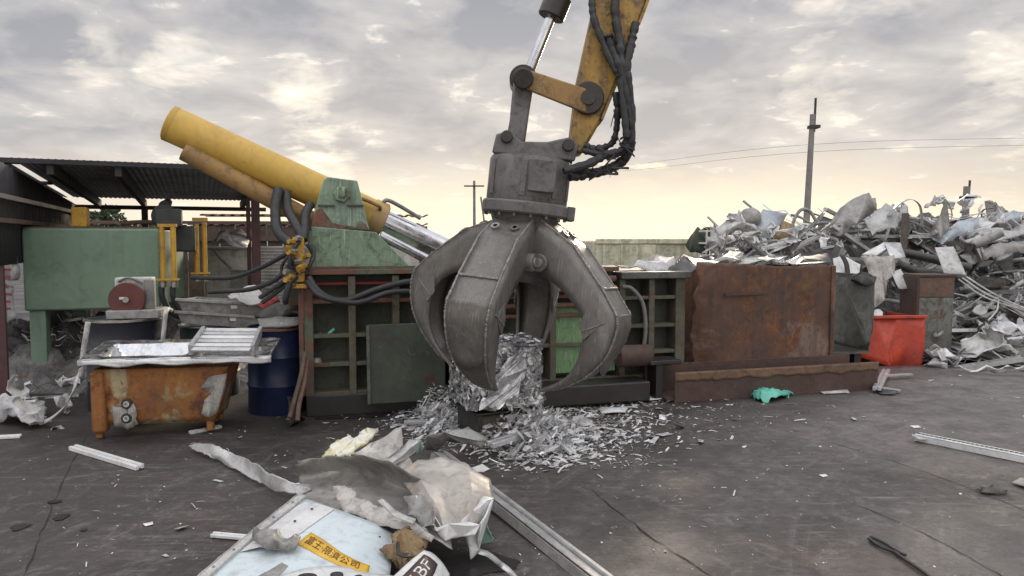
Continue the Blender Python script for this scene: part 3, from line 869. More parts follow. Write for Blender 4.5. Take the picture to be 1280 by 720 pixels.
# red disc machine on the drum
MF = Frame(at(171, 400, 7.75).x, 7.75, 14)
mc = thing('bench_machine', 'grey bench machine with round dark red disc standing on the navy drum', 'machine', (MF.o.x, MF.o.y, .953), MF.a)
MB().span((-.24, -.22, 0), (.26, .2, .09)).build('base', tray_grey, mc, bevel=.01)
MB().span((-.20, -.02, .09), (.16, .18, .42)).build('casing', grey_wall, mc, bevel=.015)
MB().span((.1, -.1, .09), (.2, -.03, .40)).build('bracket', steel, mc, bevel=.006)
dsk = MB().cyl((-.05, -.13, .20), (-.05, -.18, .20), .175, n=40).build('disc', red_disc, mc, bevel=.006)
MB().cyl((-.05, -.181, .20), (-.05, -.215, .20), .03).build('hub', fitting, dsk)
MB().box((-.09, -.186, .215), (.05, .01, .025)).build('label_plate', white_ink, dsk)
MB().tube(cr([(-.16, -.03, .38), (-.05, -.06, .42), (.08, -.05, .36)], 5), .012).build('handle', steel, mc)

# white tubular frame around the drum
mb = MB().tube(cr([at(101, 470, 6.95), at(105, 435, 6.95), at(110, 403, 6.95)], 4), .025)
fr = solo('tube_frame', mb, white_dirty, 'white tube standing upright at the left end of the sink', 'tube')
mb = MB().tube(cr([at(202, 440, 7.2), at(205, 412, 7.2), at(208, 388, 7.2), at(214, 388, 7.5)], 4), .022)
solo('tube_frame', mb, white_dirty, 'white tube with bent top standing right of the navy drum', 'tube')
mb = strip(cr([at(97, 468, 6.7), at(93, 485, 6.6), at(83, 505, 6.6), at(68, 520, 6.65), gd(52, 528, .02), gd(38, 522, .02)], 6), .06, (.5, .3, .8))
solo('bent_strip', mb, white_dirty, 'long white bent strip curving from the sink down to the ground', 'strip', thick=.006)

# ------------------------------------------------------------------ rusty tub with sink and louvre panel on it
q0 = gd(122, 549); BF = Frame(q0.x, q0.y, 9)
tub = thing('rusty_tub', 'rust orange steel tub with two round ports under the sink', 'tub', BF.o, BF.a)
L1 = BF.loc(284, 500, 0).x; ztop = BF.loc(130, 462, 0).z
fo = [(-.02, .0, ztop), (L1, 0, ztop), (L1 - .11, .06, .10), (.06, .06, .10)]
D = .62
mb = MB()
nx, nz = 22, 10
def tubp(s, t, y):
    x0 = -.02 + t * .08; x1 = L1 - t * .13
    return Vector((x0 + (x1 - x0) * s, y + (.05 * t if y < .3 else -.05 * t) - .018 * math.sin(s * 3.1) * math.sin(t * 3.1), ztop + (.12 - ztop) * t))
mb.grid([[tubp(i / nx, j / nz, 0) for i in range(nx + 1)] for j in range(nz + 1)])
mb.grid([[tubp(i / nx, j / nz, D) for i in range(nx + 1)] for j in range(nz + 1)])
for s in (0, 1):
    mb.grid([[tubp(s, j / nz, 0).lerp(tubp(s, j / nz, D), k / 6) for k in range(7)] for j in range(nz + 1)])
mb.grid([[tubp(i / nx, 1, 0).lerp(tubp(i / nx, 1, D), k / 4) for k in range(5)] for i in range(nx + 1)])
mb.build('shell', tub_rust, tub, thick=.012)
for x, y in ((-.02, .0), (L1 - .2, .05), (.06, D - .12), (L1 - .22, D - .12)):
    MB().span((x, y, 0 if x < .1 else .02), (x + (.06 if x < .1 else .06), y + .08, .16 if x > .1 else .30)).build('foot', tub_rust, tub, bevel=.015)
MB().span((-.045, -.025, .05), (.075, .11, ztop - .01)).build('corner_post', tub_rust, tub, bevel=.03)
for py in (505, 523):
    c = BF.loc(158, py, -.012)
    rg = MB().lathe([(.024, 0), (.046, 0), (.046, .02), (.040, .026), (.024, .026)], (c.x, c.y + .022, c.z), 24, (0, -1, 0)).build('port_ring', black_ring, tub)
    MB().lathe([(0, .012), (.026, .012), (.026, .034), (.013, .034), (.013, .02), (0, .02)], (c.x, c.y + .022, c.z), 20, (0, -1, 0)).build('port_plug', white_dirty, rg)
P = [BF.loc(x, y, -.004 + (.0 if y < 480 else .03)) for x, y in ((262, 470), (284, 466), (281, 490), (272, 515), (262, 522), (252, 517), (256, 500), (264, 492), (247, 490), (262, 482))]
MB_ = sheet_poly([p - Vector((0, .012, 0)) for p in P], cuts=2, amp=.004, seed=3, tear=.004)
MB_.build('bare_patch', bare_patch, tub, thick=.004)
P = [BF.loc(x, y, -.01) for x, y in ((140, 508), (155, 510), (168, 505), (172, 530), (160, 537), (143, 532))]
sheet_poly([p - Vector((0, -.004, 0)) for p in P], cuts=2, amp=.003, seed=5, tear=.01).build('bare_patch', bare_patch, tub, thick=.003)

sz = ztop + .025
SK = Frame(BF.w((-.1, -.08, 0)).x, BF.w((-.1, -.08, 0)).y, 8.5)
SKT = R(8)
sink = thing('stainless_sink', 'stainless steel sink unit with shallow basin lying on the rusty tub', 'sink', (SK.o.x, SK.o.y, sz), SK.a)
sink.rotation_euler = (SKT, 0, SK.a)
SL = 1.62
def sinkz(x, y):
    inx = min(x - .12, .86 - x) / .10; iny = min(y - .12, .52 - y) / .10
    return -.14 * max(0, min(1, min(inx, iny)))
mb = MB(); nx, ny = 60, 26
mb.grid([[Vector((SL * i / nx, .64 * j / ny, .075 + sinkz(SL * i / nx, .64 * j / ny) + .006 * mnoise.noise(Vector((i * .21, j * .3, 0))))) for i in range(nx + 1)] for j in range(ny + 1)])
mb.build('basin', stainless, sink, thick=.003)
mb = MB()
mb.grid([[Vector((SL * i / 20 , -.004 - .012 * t + .012 * mnoise.noise(Vector((i * .5, t * 2, 3))), .074 - (.05 + .03 * mnoise.noise(Vector((i * .35, 4, 1)))) * t)) for i in range(21)] for t in (0, .4, .8, 1)])
mb.build('front_apron', alu, sink, thick=.004)
mb = MB(); mb.grid([[Vector((-.004 - .01 * t, .64 * j / 8, .074 - .08 * t)) for j in range(9)] for t in (0, 1)])
mb.build('end_apron', alu, sink, thick=.004)

# louvred aluminium panel on the sink
LF = Frame(at(213, 440, 6.75).x, 6.95, -24)
lp = thing('louvre_panel', 'white aluminium louvre frame with five slats lying on the sink', 'panel', (at(238, 452, 6.42).x, 6.42, sz + .10), R(-2))
lw, ld = .56, .66
for x in (0, lw):
    MB().bar((x, 0, .05), (x - .18, ld, .14), .03, .09).build('side_rail', alu, lp)
for k in range(6):
    t = (k + .0) / 5
    MB().bar((0 - .18 * t + .017, ld * t, .055 + .09 * t), (lw - .18 * t - .017, ld * t, .055 + .09 * t), .058, .02, up=(0, -.35, 1)).build('slat', white_p if k % 2 else alu, lp, bevel=.003)
mb = MB().bar(at(282, 446, 6.75), at(322, 440, 6.6), .045, .05)
solo('metal_profile', mb, alu_dull, 'short aluminium profile sticking out beyond the louvre panel toward the blue drum', 'profile')
mb = MB().bar(at(276, 440, 6.95), at(325, 436, 6.7), .03, .04)
solo('metal_profile', mb, white_dirty, 'thin white profile lying behind the louvre panel', 'profile')

# two nested grey trays resting on the drums
AF = Frame(at(222, 400, 7.9).x, 7.9, -4)
for k, (zb, lab) in enumerate(((.965, 'lower'), (1.10, 'upper'))):
    t = thing('metal_tray', lab + ' of two long grey steel trays stacked on the drums', 'tray', (AF.o.x + .015 * k, AF.o.y, zb - .10 + (.0)), AF.a, 'grey trays stacked on the drums')
    W_, D_, h_ = 1.12, .42, .125
    mb = MB()
    out = [(0, 0), (W_, 0), (W_, D_), (0, D_)]
    mb.grid([[Vector((x * 1.0, y, h_ - .06 * x / W_)) for x, y in out + out[:1]], [Vector((.03 + x * .95, .03 + y * .86, .0 - .06 * x / W_)) for x, y in out + out[:1]]])
    mb.add([Vector((.03 + x * .95, .03 + y * .86, .0 - .06 * x / W_)) for x, y in out], [(0, 1, 2, 3)])
    mb.build('pan', tray_grey, t, thick=.006, smooth=0)
    MB().bar((-.02, -.015, h_ + .004), (W_ + .02, -.015, h_ - .056), .035, .03).build('lip', tray_grey, t, bevel=.004)
    MB().box((.62, .002, .05), (.07, .006, .035)).build('label_plate', white_ink, t)
mb = ypoly([(285, 372, 7.75), (297, 366, 7.9), (310, 357, 8.0), (318, 359, 8.0), (328, 372, 7.9), (331, 380, 7.75), (318, 381, 7.7), (300, 379, 7.65)], cuts=3, amp=.05, sc=5, seed=2)
solo('crumpled_paper', mb, paper, 'crumpled off white sheet lying in the upper grey tray', 'paper', thick=.012)
mb = ypoly([(322, 382, 7.6), (330, 376, 7.7), (346, 372, 7.8), (351, 376, 7.7), (340, 384, 7.6), (328, 387, 7.55)], cuts=2, amp=.03, sc=9, seed=8)
solo('red_rag', mb, redcloth, 'small red rag beside the crumpled paper on the trays', 'rag', thick=.02)
mb = ypoly([(318, 393, 7.45), (345, 383, 7.6), (372, 384, 7.65), (376, 392, 7.5), (350, 398, 7.4), (325, 400, 7.35)], cuts=3, amp=.03, sc=5, seed=12)
solo('folded_sheet', mb, dark_sheet, 'dark folded sheet lying on the grey trays next to the red rag', 'sheet', thick=.05)
mb = ypoly([(322, 402, 7.35), (350, 396, 7.4), (374, 398, 7.4), (376, 406, 7.3), (345, 410, 7.25), (326, 410, 7.25)], cuts=2, amp=.02, sc=5, seed=15)
solo('folded_sheet', mb, tray_grey, 'grey folded sheet covering the top of the blue drum', 'sheet', thick=.03)
mb = MB().bar(at(303, 410, 7.15), at(303, 452, 7.15), .035, .02)
solo('timber_stick', mb, ochre, 'short ochre slat standing left of the blue drum', 'slat')
# dark cable hanks between drum and baler
for k, pts in enumerate([[(382, 440), (376, 470), (368, 500), (362, 522)], [(384, 450), (380, 480), (374, 505), (372, 526)], [(380, 458), (372, 488), (366, 512), (360, 526)]]):
    P = [at(x, y, 7.05 - .1 * i) for i, (x, y) in enumerate(pts)]
    solo('rusty_cable', MB().tube(cr(P, 6), .022, 8), rust_scrap, ['longest', 'middle', 'shortest'][k] + ' of the rusty cables leaning between the blue drum and the baler', 'cable', group='rusty cables by the blue drum')
mb = ypoly([(360, 500, 7.0), (372, 508, 7.0), (382, 528, 6.9), (360, 530, 6.85)], cuts=3, amp=.05, sc=7, seed=4)
solo('oily_rag', mb, oily, 'oily black rag heaped at the foot of the rusty cables', 'rag', thick=.05)

# ------------------------------------------------------------------ scrap baler
B = Frame(-2.05, 7.2, 16)
bal = thing('scrap_baler', 'green hydraulic scrap baler with yellow ram cylinder pointing up and ribbed side', 'baler', B.o, B.a)
TOP, UE, BD = 1.45, 4.22, 1.9
MB().span((.0, .22, .0), (UE, BD, TOP - .03)).build('body', recess, bal)
MB().span((.0, -.0, 0), (UE, .219, .21)).build('skirt', oily, bal, bevel=.01)
# ribs
for u, w0, w1, m in ((.035, .21, 1.42, rust_frame), (.46, .21, 1.41, rib_mat), (.9, .21, 1.41, rib_mat), (1.5, .21, 1.41, rib_mat), (2.0, .21, 1.41, rib_mat), (2.6, .21, 1.41, rib_mat), (3.42, .21, 1.33, rib_mat), (3.78, .21, 1.33, rib_mat), (4.14, .0, 1.40, rib_mat)):
    wd = .035 if u > .1 else .045
    if u > 4:
        wd = .06
    MB().span((u - wd, .0, w0), (u + wd, .225, w1)).build('upright_rib', m, bal, bevel=.006)
for u0, u1, w, m in ((.08, 3.385, 1.155, rust_frame), (.08, 2.0, .81, rib_mat), (.08, 2.0, .52, rib_mat), (.08, 4.08, .225, rib_mat), (3.45, 4.08, 1.12, rib_mat), (3.45, 4.08, .80, rib_mat), (3.45, 4.08, .50, rib_mat), (2.0, 3.385, .62, rib_mat), (2.0, 3.385, .95, rust_frame)):
    MB().span((u0, .012, w - .02), (u1, .224, w + .02)).build('shelf_rib', m, bal, bevel=.005)
MB().span((-.03, -.03, 1.425), (3.36, .26, 1.475)).build('top_rail', rust_frame, bal, bevel=.006)
MB().span((3.38, -.06, 1.335), (4.24, 1.7, 1.415)).build('top_plate', skip_grey, bal, bevel=.012)
MB().span((1.95, .2, 1.24), (3.38, .215, 1.36)).build('band_plate', rust_frame, bal)
# end post in green with rusty corner strip
MB().span((-.16, .45, .02), (-.03, .75, 1.5)).build('end_post', green_dark, bal, bevel=.008)
MB().span((-.058, -.02, .22), (-.012, .05, 1.40)).build('corner_strip', rust_frame, bal, bevel=.006)
# hinged doors
dr = MB(); a = B.loc(458, 406, -.10); b = B.loc(557, 500, -.16)
dr.prism([(a.x, -.10, a.z), (B.loc(556, 400, -.10).x, -.10, a.z + .0), (b.x, -.16, b.z), (B.loc(460, 503, -.16).x, -.16, b.z)], (0, .045, 0))
d_ = dr.build('side_door', green_dark, bal, bevel=.008)
MB().bar((a.x + .01, -.115, a.z - .01), (B.loc(460, 503, -.16).x + .01, -.175, b.z + .01), .03, .03).build('door_edge', skip_grey, d_)
MB().span((2.60, .05, .30), (3.36, .10, 1.06)).build('side_door', green_bright, bal, bevel=.008, label='scratched bright green door panel')
# block and steps to the right of the doors, discharge roller
MB().cyl((3.28, -.18, .50), (3.66, -.18, .50), .12).build('roller', rust_beam, bal, bevel=.01)
MB().span((3.62, -.30, .40), (4.0, .0, .45)).build('step', oily, bal, bevel=.01)
MB().span((3.70, -.28, .0), (3.78, -.02, .398)).build('step_bracket', oily, bal)
MB().span((2.3, -.35, .02), (3.6, -.02, .24)).build('discharge_lip', oily, bal, bevel=.02)
# green box housing above the ribs (front plate outlined from its true outline, 0.9 m deep)
def bl(px, py, v=0.0):
    return B.loc(px, py, v)
hv = .06
hp = [bl(387, 339, hv), bl(389, 283, hv), bl(470, 290, hv), bl(520, 341, hv)]
MB().prism(hp, (0, 1.0, 0)).build('upper_housing', green_worn, bal, bevel=.01)
MB().span((hp[0].x - .02, hv - .02, 1.476), (hp[3].x + .05, hv - .002, 1.505)).build('weld_seam', rust_frame, bal)
# tower cheeks that carry the cylinder trunnion
for v in (.10, .86):
    tp = [bl(386, 288, .1), bl(404, 226, .1), bl(409, 221, .1), bl(447, 226, .1), bl(462, 288, .1)]
    tp = [Vector((p.x, v, p.z)) for p in tp]
    ck = MB().prism(tp, (0, .06, 0)).build('tower_cheek', tower_paint, bal, bevel=.01)
    c = bl(427, 243, .1)
    if v < .5:
        MB().cyl((c.x, v - .05, c.z), (c.x, v - .001, c.z), .085, n=6).build('trunnion_cap', green_worn, ck, bevel=.008)
        MB().cyl((c.x, v - .075, c.z), (c.x, v - .051, c.z), .03).build('bolt', green_worn, ck)
        pb = [bl(*p) for p in ((388, 272, .1), (396, 262, .1), (402, 261, .1), (407, 270, .1), (416, 279, .1), (430, 285, .1), (444, 284, .1), (450, 276, .1), (457, 280, .1), (461, 287.5, .1), (388, 287.5, .1))]
        sheet_poly([Vector((p.x, v - .004, p.z)) for p in pb], cuts=2, amp=.002, seed=2, tear=.006).build('rust_patch', rust_frame, ck, thick=.004)
        for x in (408, 444):
            e = bl(x, 257, .1); MB().box((e.x, v - .012, e.z), (.16, .022, .018)).build('lug', green_dark, ck)
# ram cylinder
CV = .52
ca, cb = bl(210, 153, CV), bl(480, 277, CV)
cd = (cb - ca).normalized(); rr_ = .182
cy = MB().tube([ca, ca + cd * .02, cb - cd * .02, cb], [rr_ - .015, rr_, rr_, rr_ - .02], 40).build('ram_cylinder', yellow, bal, smooth=40)
MB().tube([ca + cd * .01, ca + cd * .06], [rr_ + .0015, rr_ + .0015], 40).build('end_cap', yellow, cy)
MB().tube([cb - cd * .16, cb + cd * .001], [rr_ + .012, rr_ + .012], 40).build('gland', yellow, cy, bevel=.01)
rb = cb + cd * 1.9
MB().tube([cb, rb], [.125, .125], 32).build('rod', chrome, cy)
pipe = cr([ca + cd * 2.3 + Vector((0, -.05, rr_ + .005)), ca + cd * 2.36 + Vector((0, -.06, rr_ + .06)), ca + cd * 2.5 + Vector((0, -.06, rr_ + .06)), ca + cd * 2.75 + Vector((0, -.06, rr_ + .03))], 6)
MB().tube(pipe, .022, 10).build('oil_line', steel, cy)
pipe = cr([bl(452, 248, .3), bl(462, 252, .3), bl(474, 258, .3), bl(475, 262, .35)], 6)
MB().tube(pipe, .02, 10).build('oil_line', ochre, cy)
# lower tube alongside
c1, c2_ = bl(233, 190, .44), bl(404, 284, .44)
lt = MB().tube([c1, c2_], [.098, .098], 30).build('guide_tube', ochre, bal)
MB().tube([c1 - (c2_ - c1).normalized() * .02, c1 + (c2_ - c1).normalized() * .03], [.0992, .0992], 30).build('end_cap', ochre, lt)
sv1, sv2 = bl(475, 294, .20), bl(560, 338, .20)
MB().tube([sv1, sv2], [.05, .05], 18).build('guide_rod', chrome, bal)
MB().prism([bl(500, 325, .1), bl(510, 318, .1), bl(522, 338, .1), bl(516, 341, .1)], (0, .03, 0)).build('gusset', white_dirty, bal)
# valve block at the end post
vb = MB(); r2 = random.Random(4)
base = bl(374, 322, -.02)
vbk = MB().span((base.x - .06, -.12, 1.36), (base.x + .05, .05, 1.80)).build('valve_block', valve_y, bal, bevel=.012)
for k in range(13):
    z = 1.34 + .037 * k; x = base.x + r2.uniform(-.08, .06)
    a = Vector((x, -.12, z)); l = r2.uniform(.04, .12); d = Vector((r2.choice((-1, -.6, .3)), -.7, r2.uniform(-.3, .3))).normalized()
    MB().cyl(a, a + d * l, r2.uniform(.022, .036), n=6).build('hydraulic_fitting', valve_y if k % 3 else fitting, vbk)
MB().span((base.x - .1, -.13, 1.30), (base.x + .07, .04, 1.345)).build('valve_bracket', valve_y, bal, bevel=.008)
hoses = [
    ([(348, 236, .3), (344, 262, .2), (348, 290, .05), (366, 306, -.08)], .05),
    ([(358, 240, .35), (360, 262, .2), (372, 285, .0), (380, 300, -.08)], .045),
    ([(388, 255, .25), (382, 268, .15), (381, 285, 0), (379, 300, -.08)], .045),
    ([(372, 310, -.1), (350, 322, .1), (325, 335, .3), (290, 347, .7), (240, 347, 1.2)], .024),
    ([(370, 322, -.1), (355, 340, -.1), (340, 352, .0), (310, 362, .3), (262, 365, .8)], .024),
    ([(370, 330, -.12), (356, 350, -.12), (340, 362, .0), (325, 372, .1)], .022),
    ([(372, 338, -.12), (362, 352, -.12), (345, 366, .0), (328, 378, .1)], .022),
    ([(370, 345, -.12), (362, 355, -.15), (357, 372, -.15), (357, 378, -.1)], .03),
    ([(386, 347, -.1), (396, 362, -.16), (412, 373, -.18), (435, 375, -.16), (470, 362, -.12), (505, 353, -.08), (530, 352, -.06)], .032),
    ([(384, 352, -.12), (398, 368, -.22), (420, 376, -.24), (450, 378, -.2), (485, 366, -.14), (515, 364, -.1), (530, 365, -.08)], .028),
    ([(382, 340, -.1), (388, 330, -.1), (392, 318, -.05), (384, 305, -.06)], .02),
    ([(376, 300, -.1), (366, 312, -.16), (362, 330, -.16), (369, 342, -.12)], .02),
    ([(371, 316, -.1), (359, 322, -.14), (352, 336, -.1), (358, 352, -.1), (370, 350, -.1)], .016),
]
for pts, r in hoses:
    MB().tube(cr([bl(*p) for p in pts], 8), r, 12).build('hose', rubber, bal)
for py, r, m, v in ((352, .034, rust_frame, -.06), (365, .032, ochre, -.08)):
    a = bl(528, py, v); e = Vector((3.3, v, a.z))
    pp = MB().tube([a, e], r, 14).build('oil_pipe', m, bal)
    MB().tube([a - Vector((.07, 0, 0)), a + Vector((.03, 0, 0))], [r + .008, r + .01], 14).build('coupling', fitting, pp)
MB().tube([bl(392, 355, .1), (2.3, .1, bl(392, 355, .1).z)], .016, 10).build('oil_pipe', redcloth, bal)
MB().tube([(1.45, .05, 1.29), (3.3, .05, 1.29)], .03, 12).build('oil_pipe', rust_frame, bal)
MB().tube([(1.45, .0, 1.06), (3.3, .0, 1.06)], .03, 12).build('oil_pipe', rust_frame, bal)
mb = MB().tube(cr([bl(778, 358, -.05), bl(790, 361, -.08), bl(803, 378, -.1), bl(807, 405, -.1), bl(805, 430, -.08), bl(800, 440, -.06)], 8), .022, 10)
mb.build('hose', mat('grey_hose', (.2, .2, .19), None, .5, dirt=.4), bal)
# things on shelves of the baler side
def on_face(px, py, v, size, m, name, label, cat, seed):
    mb = folded(size[0], size[1], 10, 8, 5, random.Random(seed), .01)
    c = B.w(bl(px, py, v))
    mb.shift(-c)
    return solo(name, mb, m, label, cat, thick=.004)
s1 = MB().tube(cr([B.w(bl(x, y, .1)) for x, y in ((392, 421), (400, 418), (408, 419), (418, 411))], 4), .016, 8)
solo('green_hose_piece', s1, teal, 'green hose piece lying on the upper shelf of the baler side', 'hose')
s2 = MB().lathe([(0, 0), (.05, .0), (.055, .04), (.04, .08), (0, .085)], B.w(bl(396, 456, .1)) + Vector((0, 0, -.01)), 14)
solo('oil_can', s2, grey_sheet, 'small grey can on the middle shelf of the baler side', 'can')
# crumpled foil on the discharge lip
s3 = folded(.3, .22, 14, 10, 9, random.Random(5), .03); s3.shift(-gd(528, 505, .12))
solo('crumpled_foil', s3, white_dirty, 'crumpled white foil lying below the lower corner of the dark green door', 'foil', thick=.003)
mb = pxpoly([(487, 500, .05), (520, 504, .05), (545, 507, .04), (530, 511, .03), (500, 508, .03)], cuts=2, amp=.01, seed=3)
solo('bent_sheet', mb, grey_sheet, 'dull bent sheet lying on the floor under the dark green door', 'sheet', thick=.004)
# junk on the baler top
mb = sheet_poly([B.w(bl(*p)) for p in ((768, 338, .2), (795, 332, .4), (820, 325, .8), (842, 322, .9), (845, 333, .4), (838, 342, .2))], cuts=3, amp=.08, sc=4, seed=6)
solo('plastic_sheet', mb, bag, 'crumpled pale plastic sheeting on the baler top beside the rusted plate', 'sheeting', thick=.01)
mb = sheet_poly([B.w(bl(*p)) for p in ((830, 340, .1), (855, 322, .5), (868, 324, .5), (905, 330, .2), (880, 338, .0), (850, 345, .0))], cuts=3, amp=.05, sc=4, seed=7)
solo('tar_paper', mb, dark_sheet, 'dark rumpled sheet draped over the corner between baler and rusted plate', 'sheet', thick=.012)

# ------------------------------------------------------------------ excavator arm
YA = 6.3
def ap(px, py, dy=0.0):
    return at(px, py, YA + dy)
arm = thing('excavator_arm', 'yellow excavator stick with black hoses and linkage coming down from above', 'excavator arm', ap(705, 182))
AO = arm.location.copy()
def apart(mb, name, m, parent=arm, **kw):
    mb.shift(AO); return mb.build(name, m, parent, **kw)
def dirpt(p, q, t):
    return p + (q - p) * t
aw = .30
Lp = [ap(698, 188, -aw / 2), ap(712, 180, -aw / 2), ap(722, 100, -aw / 2), ap(745, -5, -aw / 2)]
Lp.append(Lp[-1] + (Lp[-1] - Lp[-2]) * 2.2)
Rp = [ap(728, 192, -aw / 2), ap(752, 150, -aw / 2), ap(770, 105, -aw / 2), ap(812, -5, -aw / 2)]
Rp.append(Rp[-1] + (Rp[-1] - Rp[-2]) * 2.2)
stick = apart(MB().prism([Lp[0]] + Lp[1:] + Rp[::-1], (0, aw, 0)), 'stick', yellow_arm, bevel=.025)
# lower flange strips along the stick
for edge in (Rp,):
    mb = MB()
    for i in range(1, len(edge) - 1):
        p, q = edge[i] + Vector((0, aw / 2, 0)), edge[i + 1] + Vector((0, aw / 2, 0))
        mb.bar(p, q, .022, aw + .05, up=(0, 1, 0))
    apart(mb, 'edge_flange', yellow_arm)
for dy in (-aw / 2 - .05, aw / 2 + .012):
    c = ap(735, 122, dy)
    bo = apart(MB().cyl(c, c + Vector((0, .04, 0)), .135), 'pivot_boss', grease, bevel=.01)
    apart(MB().cyl(c + Vector((0, -.03, 0)), c + Vector((0, .07, 0)), .06), 'pin', grease, bo)
# linkage: two yellow links from stick to the ram pin, one dark link down to the head
for dy in (-.21, .17):
    a, b = ap(733, 126, dy), ap(655, 99, dy)
    apart(MB().bar(a, b, .045, .17, up=(0, 0, 1)) if False else MB().prism([a + Vector((0, 0, .10)), a + Vector((0, 0, -.10)), b + Vector((.02, 0, -.08)), b + Vector((0, 0, .09))], (0, .045, 0)), 'side_link', ochre, bevel=.012)
a, b = ap(654, 98, -.26), ap(654, 98, .26)
apart(MB().cyl(a, b, .085), 'link_pin', grease, bevel=.01)
c = ap(654, 98, -.1)
apart(MB().cyl(c, c + Vector((0, .2, 0)), .115), 'ram_eye', grease)
lk = [ap(642, 96, -.13), ap(668, 100, -.13), ap(661, 145, -.13), ap(655, 188, -.13), ap(630, 188, -.13), ap(637, 150, -.13)]
apart(MB().prism(lk, (0, .26, 0)), 'tipping_link', head_steel, bevel=.02)
# ram
ra, rb2 = ap(662, 88), ap(690, 18); rd = (rb2 - ra).normalized()
apart(MB().cyl(ra, rb2 + rd * .1, .044), 'ram_rod', chrome)
rm = apart(MB().cyl(rb2, rb2 + rd * 2.4, .085), 'ram_barrel', yellow_arm)
apart(MB().cyl(rb2 - rd * .03, rb2 + rd * .16, .115), 'ram_gland', grease, rm, bevel=.012)
# black hoses on the stick
hz = [
    [(742, -20, -.2), (740, 0, -.2), (742, 22, -.21), (752, 50, -.22), (768, 85, -.24), (778, 100, -.24)],
    [(770, -10, -.2), (769, 20, -.21), (775, 55, -.23), (779, 90, -.25), (783, 130, -.25), (785, 165, -.22), (778, 188, -.18), (755, 195, -.2), (735, 205, -.3), (705, 214, -.38)],
    [(760, 45, -.2), (765, 62, -.22), (774, 82, -.25), (781, 110, -.26), (787, 150, -.24), (787, 185, -.18), (772, 205, -.1), (745, 216, -.15), (728, 214, -.22), (715, 210, -.24)],
    [(795, 28, -.2), (790, 50, -.22), (784, 80, -.25), (780, 120, -.22), (783, 150, -.2), (789, 178, -.16), (780, 200, -.1), (758, 212, -.1), (735, 218, -.18), (712, 222, -.26)],
    [(780, 75, -.24), (786, 100, -.26), (790, 140, -.24), (788, 178, -.22), (770, 190, -.2), (748, 192, -.2), (728, 188, -.2)],
    [(770, 115, -.2), (772, 140, -.18), (770, 165, -.15), (764, 180, -.15), (745, 186, -.15), (730, 182, -.15)],
    [(775, 100, -.27), (780, 140, -.28), (783, 172, -.27)],
]
for k, h in enumerate(hz):
    P = cr([ap(*p) for p in h], 8)
    rg = random.Random(k)
    rad = [(.036 if k in (1, 2, 3) else .028) * (1 + .22 * rg.uniform(-1, 1)) for _ in P]
    apart(MB().tube(P, rad, 10), 'hose', rubber)
rg = random.Random(3)
for k in range(14):
    x, y = rg.uniform(766, 792), rg.uniform(120, 212)
    if y > 185:
        x = rg.uniform(735, 785)
    c = ap(x, y, -.22)
    apart(strip(cr([c, c + Vector((rg.uniform(-.05, .08), -.03, rg.uniform(-.08, .02))), c + Vector((rg.uniform(-.05, .12), -.02, rg.uniform(-.14, .02)))], 3), .02, (0, .3, 1)), 'torn_wrap', rubber, thick=.003)

# ------------------------------------------------------------------ orange peel grapple
GX, GY = .04, 6.28
TILT = R(6)
GZ = 1.30
gr = bpy.data.objects.new('orange_peel_grapple', None)
gr = thing('orange_peel_grapple', 'grey steel orange peel grapple hanging from the arm with four curved claws over the bale', 'grapple', (GX, GY, GZ))
gr.rotation_euler = (0, TILT, 0)
def gz(v):
    return v - GZ
HR = .345
hs = MB().lathe([(0, gz(2.47)), (HR - .05, gz(2.47)), (HR - .012, gz(2.455)), (HR, gz(2.43)), (HR, gz(2.10)), (HR - .01, gz(2.08))], n=12 * 4).build('housing', head_steel, gr, smooth=30)
for a in (-150, -98, -52, -20, 40, 90, 140):
    c, s_ = math.cos(R(a)), math.sin(R(a))
    MB().bar((c * (HR + .004), s_ * (HR + .004), gz(2.13)), (c * (HR + .004), s_ * (HR + .004), gz(2.42)), .05, .012, up=(c, s_, 0)).build('housing_rib', head_steel, hs, bevel=.004)
MB().box((.10, -HR - .01, gz(2.30)), (.22, .05, .26)).build('cover_plate', head_steel, hs, bevel=.008)
fl = MB().lathe([(.2, gz(1.985)), (HR + .015, gz(1.985)), (HR + .028, gz(2.0)), (HR + .028, gz(2.075)), (HR + .018, gz(2.09)), (HR - .03, gz(2.09))], n=48).build('flange', head_steel, gr, smooth=30)
MB().box((HR + .035, -.02, gz(2.03)), (.07, .2, .12)).build('flange_lug', head_steel, fl, bevel=.01)
for k in range(16):
    a = 2 * math.pi * (k + .3) / 16
    MB().cyl((math.cos(a) * (HR + .0), math.sin(a) * (HR + .0), gz(1.96)), (math.cos(a) * (HR + .0), math.sin(a) * (HR + .0), gz(1.984)), .013, n=6).build('bolt', head_steel, fl)
MB().lathe([(0, gz(1.42)), (.16, gz(1.42)), (.21, gz(1.48)), (.22, gz(1.80)), (.27, gz(1.90)), (.30, gz(1.984))], n=32).build('hub', head_steel, gr, smooth=40)
# top ears with pins
for y in (-.17, .13):
    MB().prism([(-.33, y, gz(2.465)), (.36, y, gz(2.465)), (.38, y, gz(2.60)), (.30, y, gz(2.66)), (.12, y, gz(2.60)), (-.10, y, gz(2.58)), (-.20, y, gz(2.66)), (-.31, y, gz(2.62))], (0, .045, 0)).build('ear_plate', head_steel, gr, bevel=.012)
for x, z in ((.29, 2.585), (-.22, 2.60)):
    MB().cyl((x, -.24, gz(z)), (x, .24, gz(z)), .05).build('ear_pin', grease, gr, bevel=.006)

